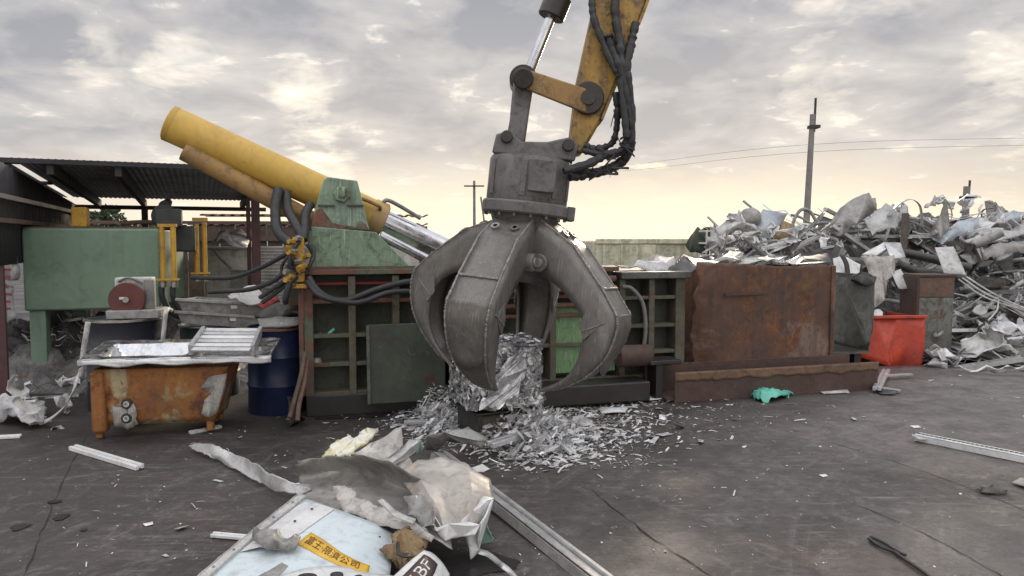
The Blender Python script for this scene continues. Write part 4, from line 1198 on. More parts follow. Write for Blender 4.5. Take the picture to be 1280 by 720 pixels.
OUT = [(.20, 1.95, .165), (.36, 1.86, .17), (.52, 1.77, .172), (.81, 1.46, .178), (.955, 1.27, .182), (.965, 1.13, .176), (.90, .92, .158), (.75, .74, .12), (.54, .60, .08), (.36, .53, .045)]
INN = [(.10, 1.66), (.22, 1.57), (.32, 1.50), (.50, 1.39), (.65, 1.26), (.71, 1.10), (.69, .88), (.60, .71), (.465, .60), (.345, .53)]


def dens(lst, k=5, lin=4):
    """keep the first segments straight (flat plates), curve the rest"""
    out = []
    n = len(lst)
    for i in range(n - 1):
        for j in range(k):
            t = j / k
            if i < lin:
                out.append([a + (b - a) * t for a, b in zip(lst[i], lst[i + 1])])
            else:
                P = [lst[max(i - 1, lin)], lst[i], lst[i + 1], lst[min(i + 2, n - 1)]]
                out.append([.5 * (2 * b + (c - a) * t + (2 * a - 5 * b + 4 * c - d) * t * t + (3 * b - a - 3 * c + d) * t ** 3) for a, b, c, d in zip(*P)])
    out.append(list(lst[-1]))
    return out


OUT = [(r, z, w * .93) for r, z, w in OUT]
O_ = dens(OUT); I_ = dens(INN, lin=2)

Q = lambda r, t, z: Vector((r, t, gz(z)))


def make_claw():
    mb = MB()
    # back plate
    mb.grid([[Q(r, -w * (1 - 0), z), Q(r, -w * .5, z), Q(r, 0, z), Q(r, w * .5, z), Q(r, w, z)] for r, z, w in O_])
    # cheek plates
    for s in (-1, 1):
        rows = []
        for (r, z, w), (ri, zi) in zip(O_, I_):
            rows.append([Q(r + (ri - r) * t, s * (w + .012 * math.sin(t * 3.14)), z + (zi - z) * t) for t in (0, .25, .5, .75, 1)])
        mb.grid(rows)
    c = mb.build('claw', claw_steel, gr, thick=.026, smooth=28)
    # plate added inside the scoop so that it catches sky light
    mb = MB()
    rows = []
    for (r, z, w), (ri, zi) in list(zip(O_, I_))[9:]:
        q = .55
        rows.append([Q(r + (ri - r) * q, (w - .004) * t, z + (zi - z) * q) for t in (-1, -.5, 0, .5, 1)])
    mb.grid(rows); mb.build('added_inner_plate', claw_steel, c, thick=.014, smooth=28)
    # thicker hardened plate on the lower back, ending in a curved edge
    mb = MB(); rows = []
    for i in range(20, 33):
        r, z, w = O_[i]
        rows.append([Q(r + .018, w * t * .985, z + .004 - (0.10 * (1 - t * t) if i == 32 else .05 * (1 - t * t) if i == 31 else 0)) for t in (-1, -.5, 0, .5, 1)])
    mb.grid(rows); mb.build('wear_plate', claw_steel, c, thick=.016, smooth=28)
    # weld beads along the back edges and across the knuckle
    rw = random.Random(2)
    for s in (-1, 1):
        P = [Q(r + .016 * (1 if i > 3 else 1), s * (w + .006), z) for i, (r, z, w) in enumerate(O_) if i < 43]
        P = cr(P, 3)
        mb = MB().tube(P, [rw.uniform(.006, .014) for _ in P], 6); mb.build('weld_bead', weld, c)
    r, z, w = O_[15]
    P = [Q(r + .022, w * (t / 12 - 1), z + .004) for t in range(25)]
    MB().tube(P, [rw.uniform(.007, .014) for _ in P], 6).build('weld_bead', weld, c)
    # lifting tubes near the top of the back plate
    for s in (-.5, .5):
        r, z, w = O_[5]
        nrm = Vector((.62, 0, .78)); p = Q(r + .03, s * .17, z + .0) - Vector((.0, 0, .03))
        MB().lathe([(.018, 0), (.038, 0), (.038, .05), (.018, .05)], p, 18, nrm).build('lifting_tube', claw_steel, c, smooth=30)
    # gusset "ears" on the inner edge at the knuckle
    for s in (-1, 1):
        ri, zi = I_[24]
        P = [Q(ri + .03, s * .215, zi + .12), Q(ri + .03, s * .215, zi - .10), Q(ri + .17, s * .205, zi - .0)]
        P = [Q(ri - .03, s * .184, zi + .01), Q(ri + .02, s * .184, zi - .10), Q(ri + .17, s * .184, zi + .06), Q(ri + .015, s * .184, zi + .15)]
        MB().prism(P, (0, s * .010, 0)).build('gusset', claw_steel, c)
        MB().tube(cr([Q(ri + .0, s * .198, zi - .03), Q(ri + .09, s * .197, zi + .015), Q(ri + .18, s * .195, zi + .065)], 6), .006, 6).build('weld_bead', weld, c)
    MB().cyl((.27, -.23, gz(1.60)), (.27, .23, gz(1.60)), .075, n=28).build('hinge_pin', claw_steel, c, bevel=.008)
    MB().cyl((.27, -.245, gz(1.60)), (.27, .245, gz(1.60)), .04, n=20).build('pin_end', weld, c, bevel=.005)
    return c


claw = make_claw()
AZ = [-90 - 22, -90 + 64, -90 + 166, -90 - 124]
HG = Matrix.Translation((.27, 0, gz(1.60)))
for a, opn in zip(AZ, (0, -1, 8, 11)):   # each claw swings on its own hinge
    c = claw if a == AZ[0] else dup(claw)
    c.parent = gr
    c.matrix_local = Matrix.Rotation(R(a), 4, 'Z') @ HG @ Matrix.Rotation(-R(opn), 4, 'Y') @ HG.inverted()

# ------------------------------------------------------------------ pressed foil bale on its stand
bc = gd(612, 520); BX, BY = at(615, 470, 6.62).x, 6.62
bale = thing('metal_bale', 'bale of pressed shiny aluminium foil held between the grapple claws', 'bale', (BX + .02, BY, .30), R(22))
S, HB = .65, .56
mb = MB(); n = 44
rb_ = random.Random(8)
def bd(p):
    o = Vector((3.1, 8.2, 1.7))
    q = p * 6 + Vector((0, 0, 0)); st = Vector((p.x * 5, p.y * 5, p.z * 13))
    return .018 * mnoise.fractal(q + o, .8, 2.2, 4) + .035 * (abs(mnoise.noise(st + o)) - .3) + .016 * mnoise.cell(p * 17)
faces = [((-1, -1, 0), (1, 0, 0), (0, 0, 1)), ((1, -1, 0), (0, 1, 0), (0, 0, 1)), ((1, 1, 0), (-1, 0, 0), (0, 0, 1)), ((-1, 1, 0), (0, -1, 0), (0, 0, 1))]
nm = [Vector((0, -1, 0)), Vector((1, 0, 0)), Vector((0, 1, 0)), Vector((-1, 0, 0))]
for (o, u, w), N in zip(faces, nm):
    rows = []
    for j in range(n + 1):
        r = []
        for i in range(n + 1):
            p = Vector((o[0] * S / 2, o[1] * S / 2, 0)) + Vector(u) * S * i / n + Vector(w) * HB * j / n
            ed = min(1, 6 * min(i, n - i) / n + .0); r.append(p + N * bd(p) * ed + Vector((0, 0, (.03 * mnoise.noise(p * 8)) if j in (0, n) else 0)))
        rows.append(r)
    mb.grid(rows)
for z in (0, HB):
    mb.grid([[Vector((-S / 2 + S * i / n, -S / 2 + S * j / n, z + bd(Vector((i / n * S, j / n * S, z))) * (1 if z else -.5))) for i in range(n + 1)] for j in range(n + 1)])
mb.build('pressed_core', bale_mat, bale, smooth=25)
# foil edges standing off the bale (surface of the bale)
mb = MB()
for k in range(1300):
    f = rb_.randrange(5)
    if f < 4:
        o, u, w = faces[f]; N = nm[f]
        p = Vector((o[0] * S / 2, o[1] * S / 2, 0)) + Vector(u) * S * rb_.uniform(.02, .98) + Vector(w) * HB * rb_.uniform(.02, 1)
        U = (Vector(u) * rb_.gauss(0, 1) + Vector(w) * rb_.gauss(.2, 1.0)).normalized()
    else:
        p = Vector((rb_.uniform(-S / 2, S / 2), rb_.uniform(-S / 2, S / 2), HB)); N = Vector((0, 0, 1)); U = Vector((rb_.gauss(0, 1), rb_.gauss(0, 1), 0)).normalized()
    V_ = N.cross(U); L, W = rb_.uniform(.03, .13), rb_.uniform(.008, .04)
    p = p + N * (bd(p) + .004)
    l1, l2, l3 = rb_.uniform(-.012, .018), rb_.uniform(-.01, .02), rb_.uniform(-.012, .022)
    mb.add([p - U * L / 2 - V_ * W / 2 + N * l1, p - U * L * .1 - V_ * W * .6 + N * l2, p + U * L / 2 - V_ * W * .3 + N * l3, p + U * L / 2 + V_ * W / 2 + N * l1, p + U * L * .05 + V_ * W * .6 + N * (l2 + .006), p - U * L / 2 + V_ * W / 2 + N * l3], [(0, 1, 4, 5), (1, 2, 3, 4)])
mb.build('foil_folds', fold_mat, bale, smooth=0)
# one large creased foil leaf wrapping the front corner
P = [Vector((-.02, -S / 2 - .05, .42)), Vector((.12, -S / 2 - .055, .50)), Vector((.17, -S / 2 - .05, .30)), Vector((.05, -S / 2 - .055, .10)), Vector((-.16, -S / 2 - .055, .01)), Vector((-S / 2 + .04, -S / 2 - .055, .03)), Vector((-.17, -S / 2 - .05, .16))]
sheet_poly(P, cuts=4, amp=.032, sc=13, seed=3).build('foil_leaf', fold_mat, bale, thick=.0015, smooth=0)

st = thing('bale_stand', 'short timber and steel stand under the foil bale', 'stand', (BX + .02, BY - .02, 0), R(27))
MB().span((-.24, -.24, 0), (.02, .18, .235)).build('timber_block', concrete_d, st, bevel=.012)
MB().span((-.28, -.27, 0), (-.243, .2, .25)).build('steel_plate', oily, st, bevel=.006)
MB().span((.06, -.2, 0), (.26, .2, .22)).build('timber_block', concrete_d, st, bevel=.012)
MB().span((-.3, -.28, .252), (.3, .28, .272)).build('top_plate', oily, st, bevel=.006)

# ------------------------------------------------------------------ rusted container beside the baler
def outline_plate(pts, v0, dv, fr_=B):
    P = [fr_.loc(x, y, v0) for x, y in pts]
    return P


rb = thing('rusted_container', 'tall rust brown steel container with bent torn edge next to the baler', 'container', B.w((4.3, -.02, 0)), B.a)
ro = Vector((4.3, -.02, 0))
pts = [(858, 342), (866, 327), (880, 330), (905, 329), (940, 331), (985, 333), (1030, 331), (1040, 333), (1040, 395), (1038, 452), (1000, 456), (930, 462), (862, 466), (860, 440), (864, 400), (867, 372)]
P = [B.loc(x, y, -.02) - ro for x, y in pts]
top = [P[1], P[2], P[3], P[4], P[5], P[6], P[7]]
WX = P[7].x


def top_z(x):
    for a, b in zip(top, top[1:]):
        if a.x <= x <= b.x:
            return a.z + (b.z - a.z) * (x - a.x) / (b.x - a.x)
    return top[0].z if x < top[0].x else top[-1].z


mb = MB(); rows = []
for j in range(41):
    t = j / 40; r = []
    x0 = P[1].x + .10 * math.sin(t * 5.0 + .6) * (1 - t) + .05 * mnoise.noise(Vector((t * 9, 2, 7)))   # ragged torn edge
    for i in range(71):
        x = x0 + (WX - x0) * i / 70; z = .12 + (top_z(x) - .12 + .012 * mnoise.noise(Vector((x * 7, 1, 1)))) * t
        y = .12 * math.exp(-((x - x0) / .22) ** 2) * math.sin(z * 3.2 + .5) - .02 * math.exp(-((x - 1.0) / .5) ** 2) + .035 * mnoise.noise(Vector((x * 1.1, z * .8, 4))) + .012 * mnoise.noise(Vector((x * 4, z * 2, 8)))
        r.append(Vector((x, y, z)))
    rows.append(r)
mb.grid(rows)
mb.build('front_plate', rust_wall, rb, thick=.014, smooth=25)
W = P[7].x
MB().span((W - .01, 0.02, .12), (W + .03, 1.3, 1.44)).build('side_plate', rust_wall, rb)
MB().span((0.15, 1.28, .05), (W, 1.32, 1.40)).build('back_plate', rust_wall, rb)
MB().span((.12, .03, .0), (W, 1.27, .06)).build('floor_plate', rust_wall, rb)
MB().bar((W + .01, -.0, .05), (W + .01, -.0, 1.46), .06, .06).build('corner_post', rust_wall, rb, bevel=.008)
a, b = B.loc(905, 368, -.03) - ro, B.loc(960, 366, -.03) - ro
MB().bar(a + Vector((0, -.02, 0)), b + Vector((0, -.02, 0)), .02, .03).build('weld_strip', rust_beam, rb)

# rusty channel beam lying in front
BO = B.w((3.67, -.42, 0))
bm_ = thing('steel_beam', 'long rusty channel beam lying on the ground in front of the rusted container', 'beam', BO, R(15.5))
L = 2.84
MB().span((.18, 0, 0.0), (L, .02, .335)).build('web_plate', rust_beam, bm_, bevel=.004)
MB().span((0, .36, .02), (L - .1, .38, .37)).build('web_plate', rust_beam, bm_, bevel=.004)
MB().span((.1, .021, .02), (L - .05, .359, .05)).build('flange', rust_beam, bm_)
mb = MB(); rows = []
for j in range(5):
    rows.append([Vector((.18 + (L - .18) * i / 60, -.006, .334 - (.10 + .035 * mnoise.fractal(Vector((i * .22, 3, 1)), 1, 2, 3)) * j / 4)) for i in range(61)])
mb.grid(rows); mb.build('rust_band', mat('tan_rust', (.21, .125, .07), (.14, .08, .05), .8, scale=4, rust=.3, dirt=.5, bump=.3), bm_, thick=.006)

# dented grey skip
dz = thing('dented_skip', 'dented dark grey steel skip between rusted container and orange bin', 'skip', B.w((6.3, .75, 0)), R(12))
q = Frame(dz.location.x, dz.location.y, 12)
P = [q.loc(x, y, 0) for x, y in ((1030, 342), (1055, 345), (1078, 350), (1090, 346), (1096, 352), (1093, 365), (1092, 395), (1090, 437), (1036, 432), (1030, 400))]
mb = sheet_poly(P, cuts=4, amp=.07, sc=2.3, seed=14)
mb.build('front_plate', skip_grey, dz, thick=.012, smooth=25)
x0, x1 = P[0].x, P[5].x
MB().span((x0, .04, .25), (x0 + .015, 1.1, 1.3)).build('side_plate', skip_grey, dz)
MB().span((x1 - .015, .06, .25), (x1, 1.1, 1.3)).build('side_plate', skip_grey, dz)
MB().span((x0 + .02, .05, .22), (x1 - .02, 1.1, .249)).build('floor_plate', skip_grey, dz)
for x in (x0 + .1, x1 - .2):
    MB().span((x, .1, 0), (x + .1, 1.0, .218)).build('skid', oily, dz)
mb = ypoly([(1066, 352, 9.8), (1078, 342, 9.9), (1096, 351, 9.9), (1093, 358, 9.8), (1078, 355, 9.75)], cuts=3, amp=.05, sc=5, seed=2)
solo('black_bag', mb, oily, 'black plastic bag on the rim of the dented grey skip', 'bag', thick=.03)

# orange bin with torn side
OF = Frame(gd(1090, 458).x, gd(1090, 458).y, 6)
ob = thing('orange_bin', 'orange red steel bin with ragged torn left edge', 'bin', OF.o, OF.a)
P = [OF.loc(x, y, 0) for x, y in ((1090, 397), (1120, 397), (1156, 395), (1156, 430), (1151, 461), (1115, 459), (1073, 447), (1071, 437), (1074, 431), (1082, 428), (1081, 423), (1088, 420), (1085, 413), (1089, 409), (1087, 402))]
sheet_poly(P, cuts=3, amp=.012, sc=3, seed=2).build('front_plate', orange, ob, thick=.012, smooth=25)
x0, x1, zt = P[0].x, P[2].x, P[1].z
MB().bar((x0 - .03, -.02, zt + .012), (x1 + .02, -.02, zt + .012), .05, .04).build('rim', orange, ob, bevel=.006)
MB().span((x1 - .02, .012, .02), (x1 - .004, .85, zt)).build('side_plate', orange, ob)
MB().span((x0 - .02, .85, .02), (x1 - .02, .865, zt + .03)).build('back_plate', rust_wall, ob)
MB().span((x0, .01, .03), (x0 + .012, .84, zt - .1)).build('side_plate', rust_wall, ob)
MB().span((x0 + .02, .02, .03), (x1 - .03, .84, .05)).build('floor_plate', rust_wall, ob)
mb = ypoly([(1088, 393, 10.6), (1097, 388, 10.7), (1104, 391, 10.6), (1101, 397, 10.3), (1090, 398, 10.3)], cuts=2, amp=.03, sc=6, seed=5)
solo('crumpled_paper', mb, paper, 'crumpled pale scrap sticking out over the rim of the orange bin', 'paper', thick=.01)

# tall weathered cabinet
CF = Frame(gd(1146, 449).x, gd(1146, 449).y, 3)
wc = thing('weathered_cabinet', 'upright grey cabinet with rusty upper band behind the orange bin', 'cabinet', CF.o, CF.a)
cw = CF.loc(1191, 400, 0).x
MB().span((0, 0, .04), (cw, .5, .92)).build('body', cab_grey, wc, bevel=.01)
MB().span((-.004, -.006, .925), (cw + .004, .5, 1.22)).build('rusty_band', rust_scrap, wc, bevel=.006)
MB().span((-.02, -.02, 1.225), (cw + .02, .52, 1.26)).build('top', rust_beam, wc, bevel=.006)
MB().span((-.05, -.03, .0), (-.01, .4, 1.24)).build('corner_post', rust_beam, wc)
MB().span((.05, .03, 0), (cw - .05, .45, .038)).build('plinth', oily, wc)

# pale green container further back
PF = Frame(at(745, 300, 13).x, 13.0, 9)
pg = thing('pale_container', 'pale yellow green steel container far behind the baler', 'container', PF.o, PF.a)
pw = PF.loc(876, 300, 0).x
MB().span((0, 0, .1), (pw, 2.4, 1.76)).build('body', pale_green, pg, bevel=.03)
MB().span((-.01, -.03, 1.70), (pw + .01, -.002, 1.79)).build('top_rail', pale_green, pg, bevel=.01)
for k in range(2):
    MB().span((.12 + k * pw / 2, -.022, .15), (.17 + k * pw / 7, -.002, 1.69)).build('rib', pale_green, pg, bevel=.006)
MB().span((.1, .1, 0), (pw - .1, 2.3, .098)).build('skid', oily, pg)
lw_ = thing('low_wall', 'low far pale boundary wall left of the pale container', 'wall', at(725, 300, 22) - Vector((0, 0, H)), R(4))
MB().span((-2, 0, 0), (2.2, .2, 1.68)).build('panel', pale_green, lw_)
MB().span((-2.02, -.02, 1.683), (2.22, .22, 1.72)).build('coping', cab_grey, lw_)
mb = ypoly([(858, 308, 12.4), (871, 286, 12.4), (886, 309, 12.4), (884, 318, 12.3), (862, 317, 12.3)], cuts=3, amp=.05, sc=3, seed=2)
solo('green_tarp', mb, green_dark, 'dark green pointed tarp at the right end of the pale container', 'tarp', thick=.05)
cr_ = thing('plastic_crate', 'white plastic crate with open grid beside the dark green tarp', 'crate', at(890, 320, 12.2), R(10))
for k in range(5):
    MB().span((-.16 + .08 * k - .012, -.14, 0), (-.16 + .08 * k + .012, -.12, .42)).build('bar', white_p, cr_)
for z in (0, .2, .4):
    MB().span((-.18, -.119, z), (.18, .14, z + .03)).build('band', white_p, cr_)

# ------------------------------------------------------------------ scrap heap on the right
def hz_(x, y):
    """height of the heap's ground mass"""
    front = 10.55 + .35 * math.sin(x * 1.1) + max(0, 5.5 - x) * .35
    t = max(0.0, min(1.0, (y - front) / 3.6)); s = t * t * (3 - 2 * t)
    bk = max(0.0, min(1.0, (19 - y) / 3.5)); bk = bk * bk * (3 - 2 * bk)
    lf_ = max(0.0, min(1.0, (x - 2.4) / 2.0)); rt = max(0.0, min(1.0, (13.5 - x) / 3)); lf_ = lf_ * lf_ * (3 - 2 * lf_)
    return (1.95 + .28 * math.sin(x * .9 + 1) + .2 * math.sin(y * 1.7 + x)) * s * bk * lf_ * rt


mb = MB(); rows = []
for j in range(91):
    y = 10.3 + j * .1
    r = []
    for i in range(171):
        x = 2.2 + i * .1
        h = hz_(x, y); p = Vector((x, y, h))
        h = h * .93 + min(1, h * 2) * (.16 * mnoise.fractal(p * 2.4, 1, 2.2, 4) + .09 * mnoise.cell(p * 5.1))
        r.append(Vector((x + .06 * mnoise.noise(p * 5), y, max(h, -.02))))
    rows.append(r)
mb.grid(rows)
heap = mb.build('scrap_heap_mass', core_mat, smooth=0, kind='stuff')
heap['label'] = 'dense dark tangle of scrap metal filling the heap'; heap['category'] = 'scrap heap'

# kinds of pieces in the heap, a few shapes each
rh = random.Random(21)
protos = []


def proto(kind, mb, m, thick, words_):
    me = mb.mesh(kind, m, 25)
    protos.append((kind, me, m, thick, words_))


for i in range(7):
    proto('crumpled_sheet', folded(rh.uniform(.6, 1.2), rh.uniform(.4, .8), 22, 16, rh.randint(7, 12), rh, .05, 2.3), (alu, bluegrey, white_dirty, alu_dull, alu, white_p, grey_sheet)[i], .006, 'sheet')
for i in range(6):
    L = rh.uniform(.8, 1.9); b_ = [Vector((t * L / 6, rh.uniform(-.13, .13) * (t % 2 + .4), rh.uniform(-.12, .12))) for t in range(-3, 4)]
    proto('bent_strip', strip(cr(b_, 5), rh.uniform(.04, .11), (.1, .9, .35)), (alu, white_p, alu_dull, white_dirty, grey_sheet, bluegrey)[i], .006, 'strip')
for i in range(6):
    L = rh.uniform(1.0, 2.3); w_ = rh.uniform(.05, .12); mb = MB()
    mb.bar((-L / 2, 0, 0), (L / 2, 0, 0), w_, .012); mb.bar((-L / 2, w_ / 2, w_ * .35), (L / 2, w_ / 2, w_ * .35), .010, w_ * .7); mb.bar((-L / 2, -w_ / 2, w_ * .35), (L / 2, -w_ / 2, w_ * .35), .010, w_ * .7)
    proto('channel_profile', mb, (alu, white_p, alu_dull, white_dirty, dark_sheet, alu)[i], 0, 'profile')
for i in range(3):
    L = rh.uniform(.9, 1.8)
    proto('pipe', MB().tube(cr([Vector((t * L / 3, rh.uniform(-.06, .06), rh.uniform(-.06, .06))) for t in (-1.5, -.5, .5, 1.5)], 5), rh.uniform(.02, .05), 10), (alu_dull, dark_sheet, rust_scrap)[i], 0, 'pipe')
for i in range(2):
    P = [Vector((rh.uniform(-.4, .4), rh.uniform(-.25, .25), rh.uniform(-.15, .3))) for _ in range(8)]
    proto('wire_tangle', MB().tube(cr(P, 8), .011, 6), (alu, dark_sheet)[i], 0, 'wire')

col_word = {'aluminium': 'bright aluminium', 'pale_blue_enamel': 'pale blue', 'dirty_white': 'dirty white', 'grey_sheet': 'mid grey', 'dull_aluminium': 'dull aluminium',
            'white_coating': 'white', 'blue_grey_sheet': 'blue grey', 'dark_sheet': 'dark', 'rusty_scrap': 'rusty'}
form = {'sheet': 'crumpled sheet', 'strip': 'bent strip', 'profile': 'channel profile', 'pipe': 'pipe', 'wire': 'tangled wire'}


def place_scrap(px, py, Y=None, k=None, sc=1.0, rot=None):
    kind, me, m, th, w_ = protos[k if k is not None else rh.randrange(len(protos))]
    d = ray(px, py)
    # walk along the view ray to the heap surface
    if Y is None:
        t = 10.3
        while t < 17:
            p = d * (t / d.y) + Vector((0, 0, H))
            if p.z < hz_(p.x, p.y) + .06:
                break
            t += .05
        else:
            return None
    else:
        p = d * (Y / d.y) + Vector((0, 0, H))
    o = bpy.data.objects.new(kind, me); COL.objects.link(o)
    if th:
        md = o.modifiers.new('thickness', 'SOLIDIFY'); md.thickness = th; md.offset = 0
    o.location = p; o.scale = (sc, sc, sc)
    o.rotation_euler = rot or (rh.gauss(0, .55), rh.gauss(0, .35), rh.uniform(0, 6.28))
    o['label'] = f"{col_word[m.name]} {form[w_]} tangled in the scrap heap on the right"
    o['category'] = 'scrap'; o['group'] = f"{col_word[m.name]} {form[w_]} pieces in the scrap heap"
    return o


cells = []
for gy in range(14):
    for gx in range(27):
        px = 893 + gx * 15.5 + rh.uniform(-9, 9); py = 270 + gy * 14 + rh.uniform(-8, 8)
        if px < 1045 and py > 325:
            continue
        if px < 1160 and py > 380:
            continue
        if py > 250 + 214:
            continue
        cells.append((px, py))
for px, py in cells:
    k = rh.choices(range(len(protos)), weights=[1.4] * 7 + [2.0] * 6 + [1.9] * 6 + [.8] * 3 + [.5] * 2)[0]
    place_scrap(px, py, k=k, sc=rh.uniform(.4, .8) if k < 7 else rh.uniform(.45, 1.0))
for _ in range(50):   # pieces spilling over the skyline
    px = rh.uniform(1010, 1300); top = 300 - 20 * math.exp(-((px - 1080) / 60) ** 2) - 12 * math.exp(-((px - 960) / 40) ** 2) - 10 * math.exp(-((px - 1250) / 60) ** 2)
    place_scrap(px, top + rh.uniform(-6, 16), Y=rh.uniform(13.2, 14.4), k=rh.randrange(7, 24), sc=rh.uniform(.4, .8))


def special(name, mb, m, label, cat='scrap', thick=.006, **kw):
    return solo(name, mb, m, label, cat, thick=thick, **kw)


c = at(938, 272, 13.2); gl = MB()
rows = []
for j in range(17):
    a = math.pi * j / 16; rows.append([])
    for i in range(25):
        b = 2 * math.pi * i / 24; n_ = Vector((math.sin(a) * math.cos(b), math.sin(a) * math.sin(b), math.cos(a)))
        rows[-1].append(c + n_ * (.19 - .035 * max(0, mnoise.noise(n_ * 1.6))))
gl.grid(rows)
gt = thing('dented_globe', 'dented grey metal globe with stub pipe on top of the heap', 'tank', c - Vector((0, 0, .19)))
gl.shift(gt.location); gl.build('shell', grey_sheet, gt)
mb = MB().tube([at(940, 260, 13.2), at(929, 251, 13.2)], .02, 8); mb.shift(gt.location); mb.build('stub_pipe', grey_sheet, gt)
special('flat_sheet', ypoly([(936, 292, 13.1), (954, 262, 13.3), (985, 268, 13.3), (966, 301, 13.0)], cuts=3, amp=.02, sc=3, seed=1), bluegrey, 'pale blue grey flat sheet leaning right of the dented globe on the heap')
for k in range(16):
    px = rh.uniform(888, 985)
    place_scrap(px, rh.uniform(292, 318), Y=rh.uniform(11.6, 12.6), k=rh.choice((0, 2, 3, 5, 8, 9, 13, 14, 16, 18)), sc=rh.uniform(.35, .65))
special('torn_sheet', ypoly([(900, 302, 12.6), (922, 290, 12.9), (940, 292, 12.9), (955, 305, 12.6), (930, 310, 12.4)], cuts=3, amp=.05, sc=4, seed=6), white_dirty, 'white torn sheet lying below the dented globe')
special('brown_foam_block', ypoly([(968, 300, 12.9), (978, 280, 13.1), (992, 283, 13.1), (990, 300, 12.9)], cuts=3, amp=.05, sc=4, seed=16), foam_b, 'brownish orange lump of insulation right of the blue grey sheet', thick=.12)
special('peaked_sheet', ypoly([(1024, 288, 13.6), (1058, 257, 13.6), (1087, 241, 13.6), (1089, 250, 13.6), (1095, 249, 13.6), (1097, 266, 13.5), (1072, 282, 13.3), (1050, 295, 13.1)], cuts=4, amp=.06, sc=3, seed=9), grey_sheet, 'large grey peaked sheet forming the top of the heap')
special('ribbed_sheet', ypoly([(1080, 276, 13.1), (1108, 256, 13.2), (1132, 268, 13.2), (1122, 285, 12.9), (1090, 294, 12.8)], cuts=4, amp=.05, sc=5, seed=11), alu_dull, 'light grey bent sheet under the arched strip on the heap')
special('arched_strip', strip(cr([at(x, y, 13.0) for x, y in ((1110, 270), (1124, 255), (1138, 249), (1149, 256), (1152, 270), (1152, 284))], 6), .14, (.2, 1, .15)), alu_dull, 'arched metal strip standing against the sky on the heap')
special('timber_post', MB().bar(at(1132, 268, 12.6), at(1129, 312, 12.4), .11, .1), concrete_d, 'dark upright square post stub in the middle of the heap', 'post', thick=0)
special('pointed_sheet', ypoly([(1162, 292, 13.2), (1176, 268, 13.3), (1181, 246, 13.3), (1185, 262, 13.3), (1187, 285, 13.2), (1175, 298, 13.0)], cuts=3, amp=.04, sc=4, seed=21), grey_sheet, 'pointed torn sheet spiking up right of the arched strip')
special('hooked_strip', strip(cr([at(x, y, 13.2) for x, y in ((1181, 248), (1187, 257), (1190, 268), (1188, 276))], 5), .05, (.2, 1, .1)), alu_dull, 'thin hooked strip beside the pointed sheet')
for k, (pts, m, lab) in enumerate([
    ([(1165, 300), (1200, 278), (1290, 260), (1290, 272), (1215, 290), (1178, 308)], bluegrey, 'topmost of the long ribbed sheets sloping up at the right end of the heap'),
    ([(1180, 312), (1230, 292), (1295, 280), (1295, 292), (1238, 305), (1195, 318)], alu_dull, 'second from top of the long ribbed sheets at the right end of the heap'),
    ([(1200, 322), (1250, 305), (1300, 298), (1300, 312), (1255, 320), (1212, 330)], grey_sheet, 'lowest of the long ribbed sheets at the right end of the heap')]):
    special('ribbed_sheet', ypoly([(x, y, 13.1 - .35 * k + (300 - y) * .01) for x, y in pts], cuts=4, amp=.05, sc=5, seed=30 + k), m, lab)
special('pipe', MB().tube(cr([at(1128, 316, 12.1), at(1150, 320, 12.0), at(1190, 330, 11.9), at(1212, 334, 11.9)], 4), .07, 14), dark_sheet, 'thick dark pipe lying below the upright post stub in the heap', thick=0)
special('pipe', MB().tube(cr([at(1122, 330, 11.9), at(1150, 340, 11.8), at(1185, 344, 11.7), at(1208, 350, 11.6)], 4), .07, 14), dark_sheet, 'thick dark pipe lying just above the weathered cabinet', thick=0)
special('pipe', MB().tube(cr([at(1195, 312, 12.4), at(1225, 303, 12.3), at(1252, 290, 12.2)], 4), .08, 14), grey_sheet, 'mid grey pipe slanting up to the right under the ribbed sheets', thick=0)
special('coated_sheet', ypoly([(1169, 310, 11.6), (1192, 309, 11.6), (1208, 344, 11.2), (1180, 341, 11.2)], cuts=3, amp=.015, sc=3, seed=2), white_dirty, 'plain off white rectangular panel leaning above the weathered cabinet')
special('box_flap', ypoly([(1077, 318, 11.8), (1105, 303, 12.0), (1112, 309, 11.8), (1095, 320, 11.6)], cuts=2, amp=.01, sc=3, seed=3), white_p, 'white folded box flap above the dented skip, left half')
special('box_flap', ypoly([(1105, 303, 11.9), (1126, 304, 12.0), (1132, 322, 11.6), (1114, 324, 11.5)], cuts=2, amp=.01, sc=3, seed=4), alu, 'pale folded box flap above the dented skip, right half')
special('hanging_sheet', ypoly([(1078, 322, 11.2), (1100, 324, 11.2), (1120, 322, 11.2), (1116, 345, 11.1), (1108, 360, 11.1), (1106, 378, 11.0), (1092, 385, 11.0), (1090, 355, 11.1)], cuts=4, amp=.06, sc=4, seed=5), beige, 'beige sheet hanging down behind the dented skip')
special('hanging_sheet', ypoly([(1114, 342, 11.1), (1126, 338, 11.2), (1139, 358, 11.0), (1136, 362, 11.0), (1124, 362, 11.0)], cuts=3, amp=.03, sc=4, seed=6), white_dirty, 'small white sheet hanging left of the weathered cabinet')
special('rusted_strip', strip(cr([at(x, y, 11.1) for x, y in ((1052, 318), (1058, 330), (1060, 345), (1062, 352))], 5), .09, (1, .3, .0)), dark_sheet, 'dark curved strip dangling behind the rusted container corner')
special('white_sheet', ypoly([(1040, 322, 11.3), (1060, 322, 11.3), (1076, 330, 11.2), (1074, 348, 11.1), (1046, 345, 11.1)], cuts=3, amp=.03, sc=4, seed=26), white_p, 'white sheet showing between rusted container and dented skip')
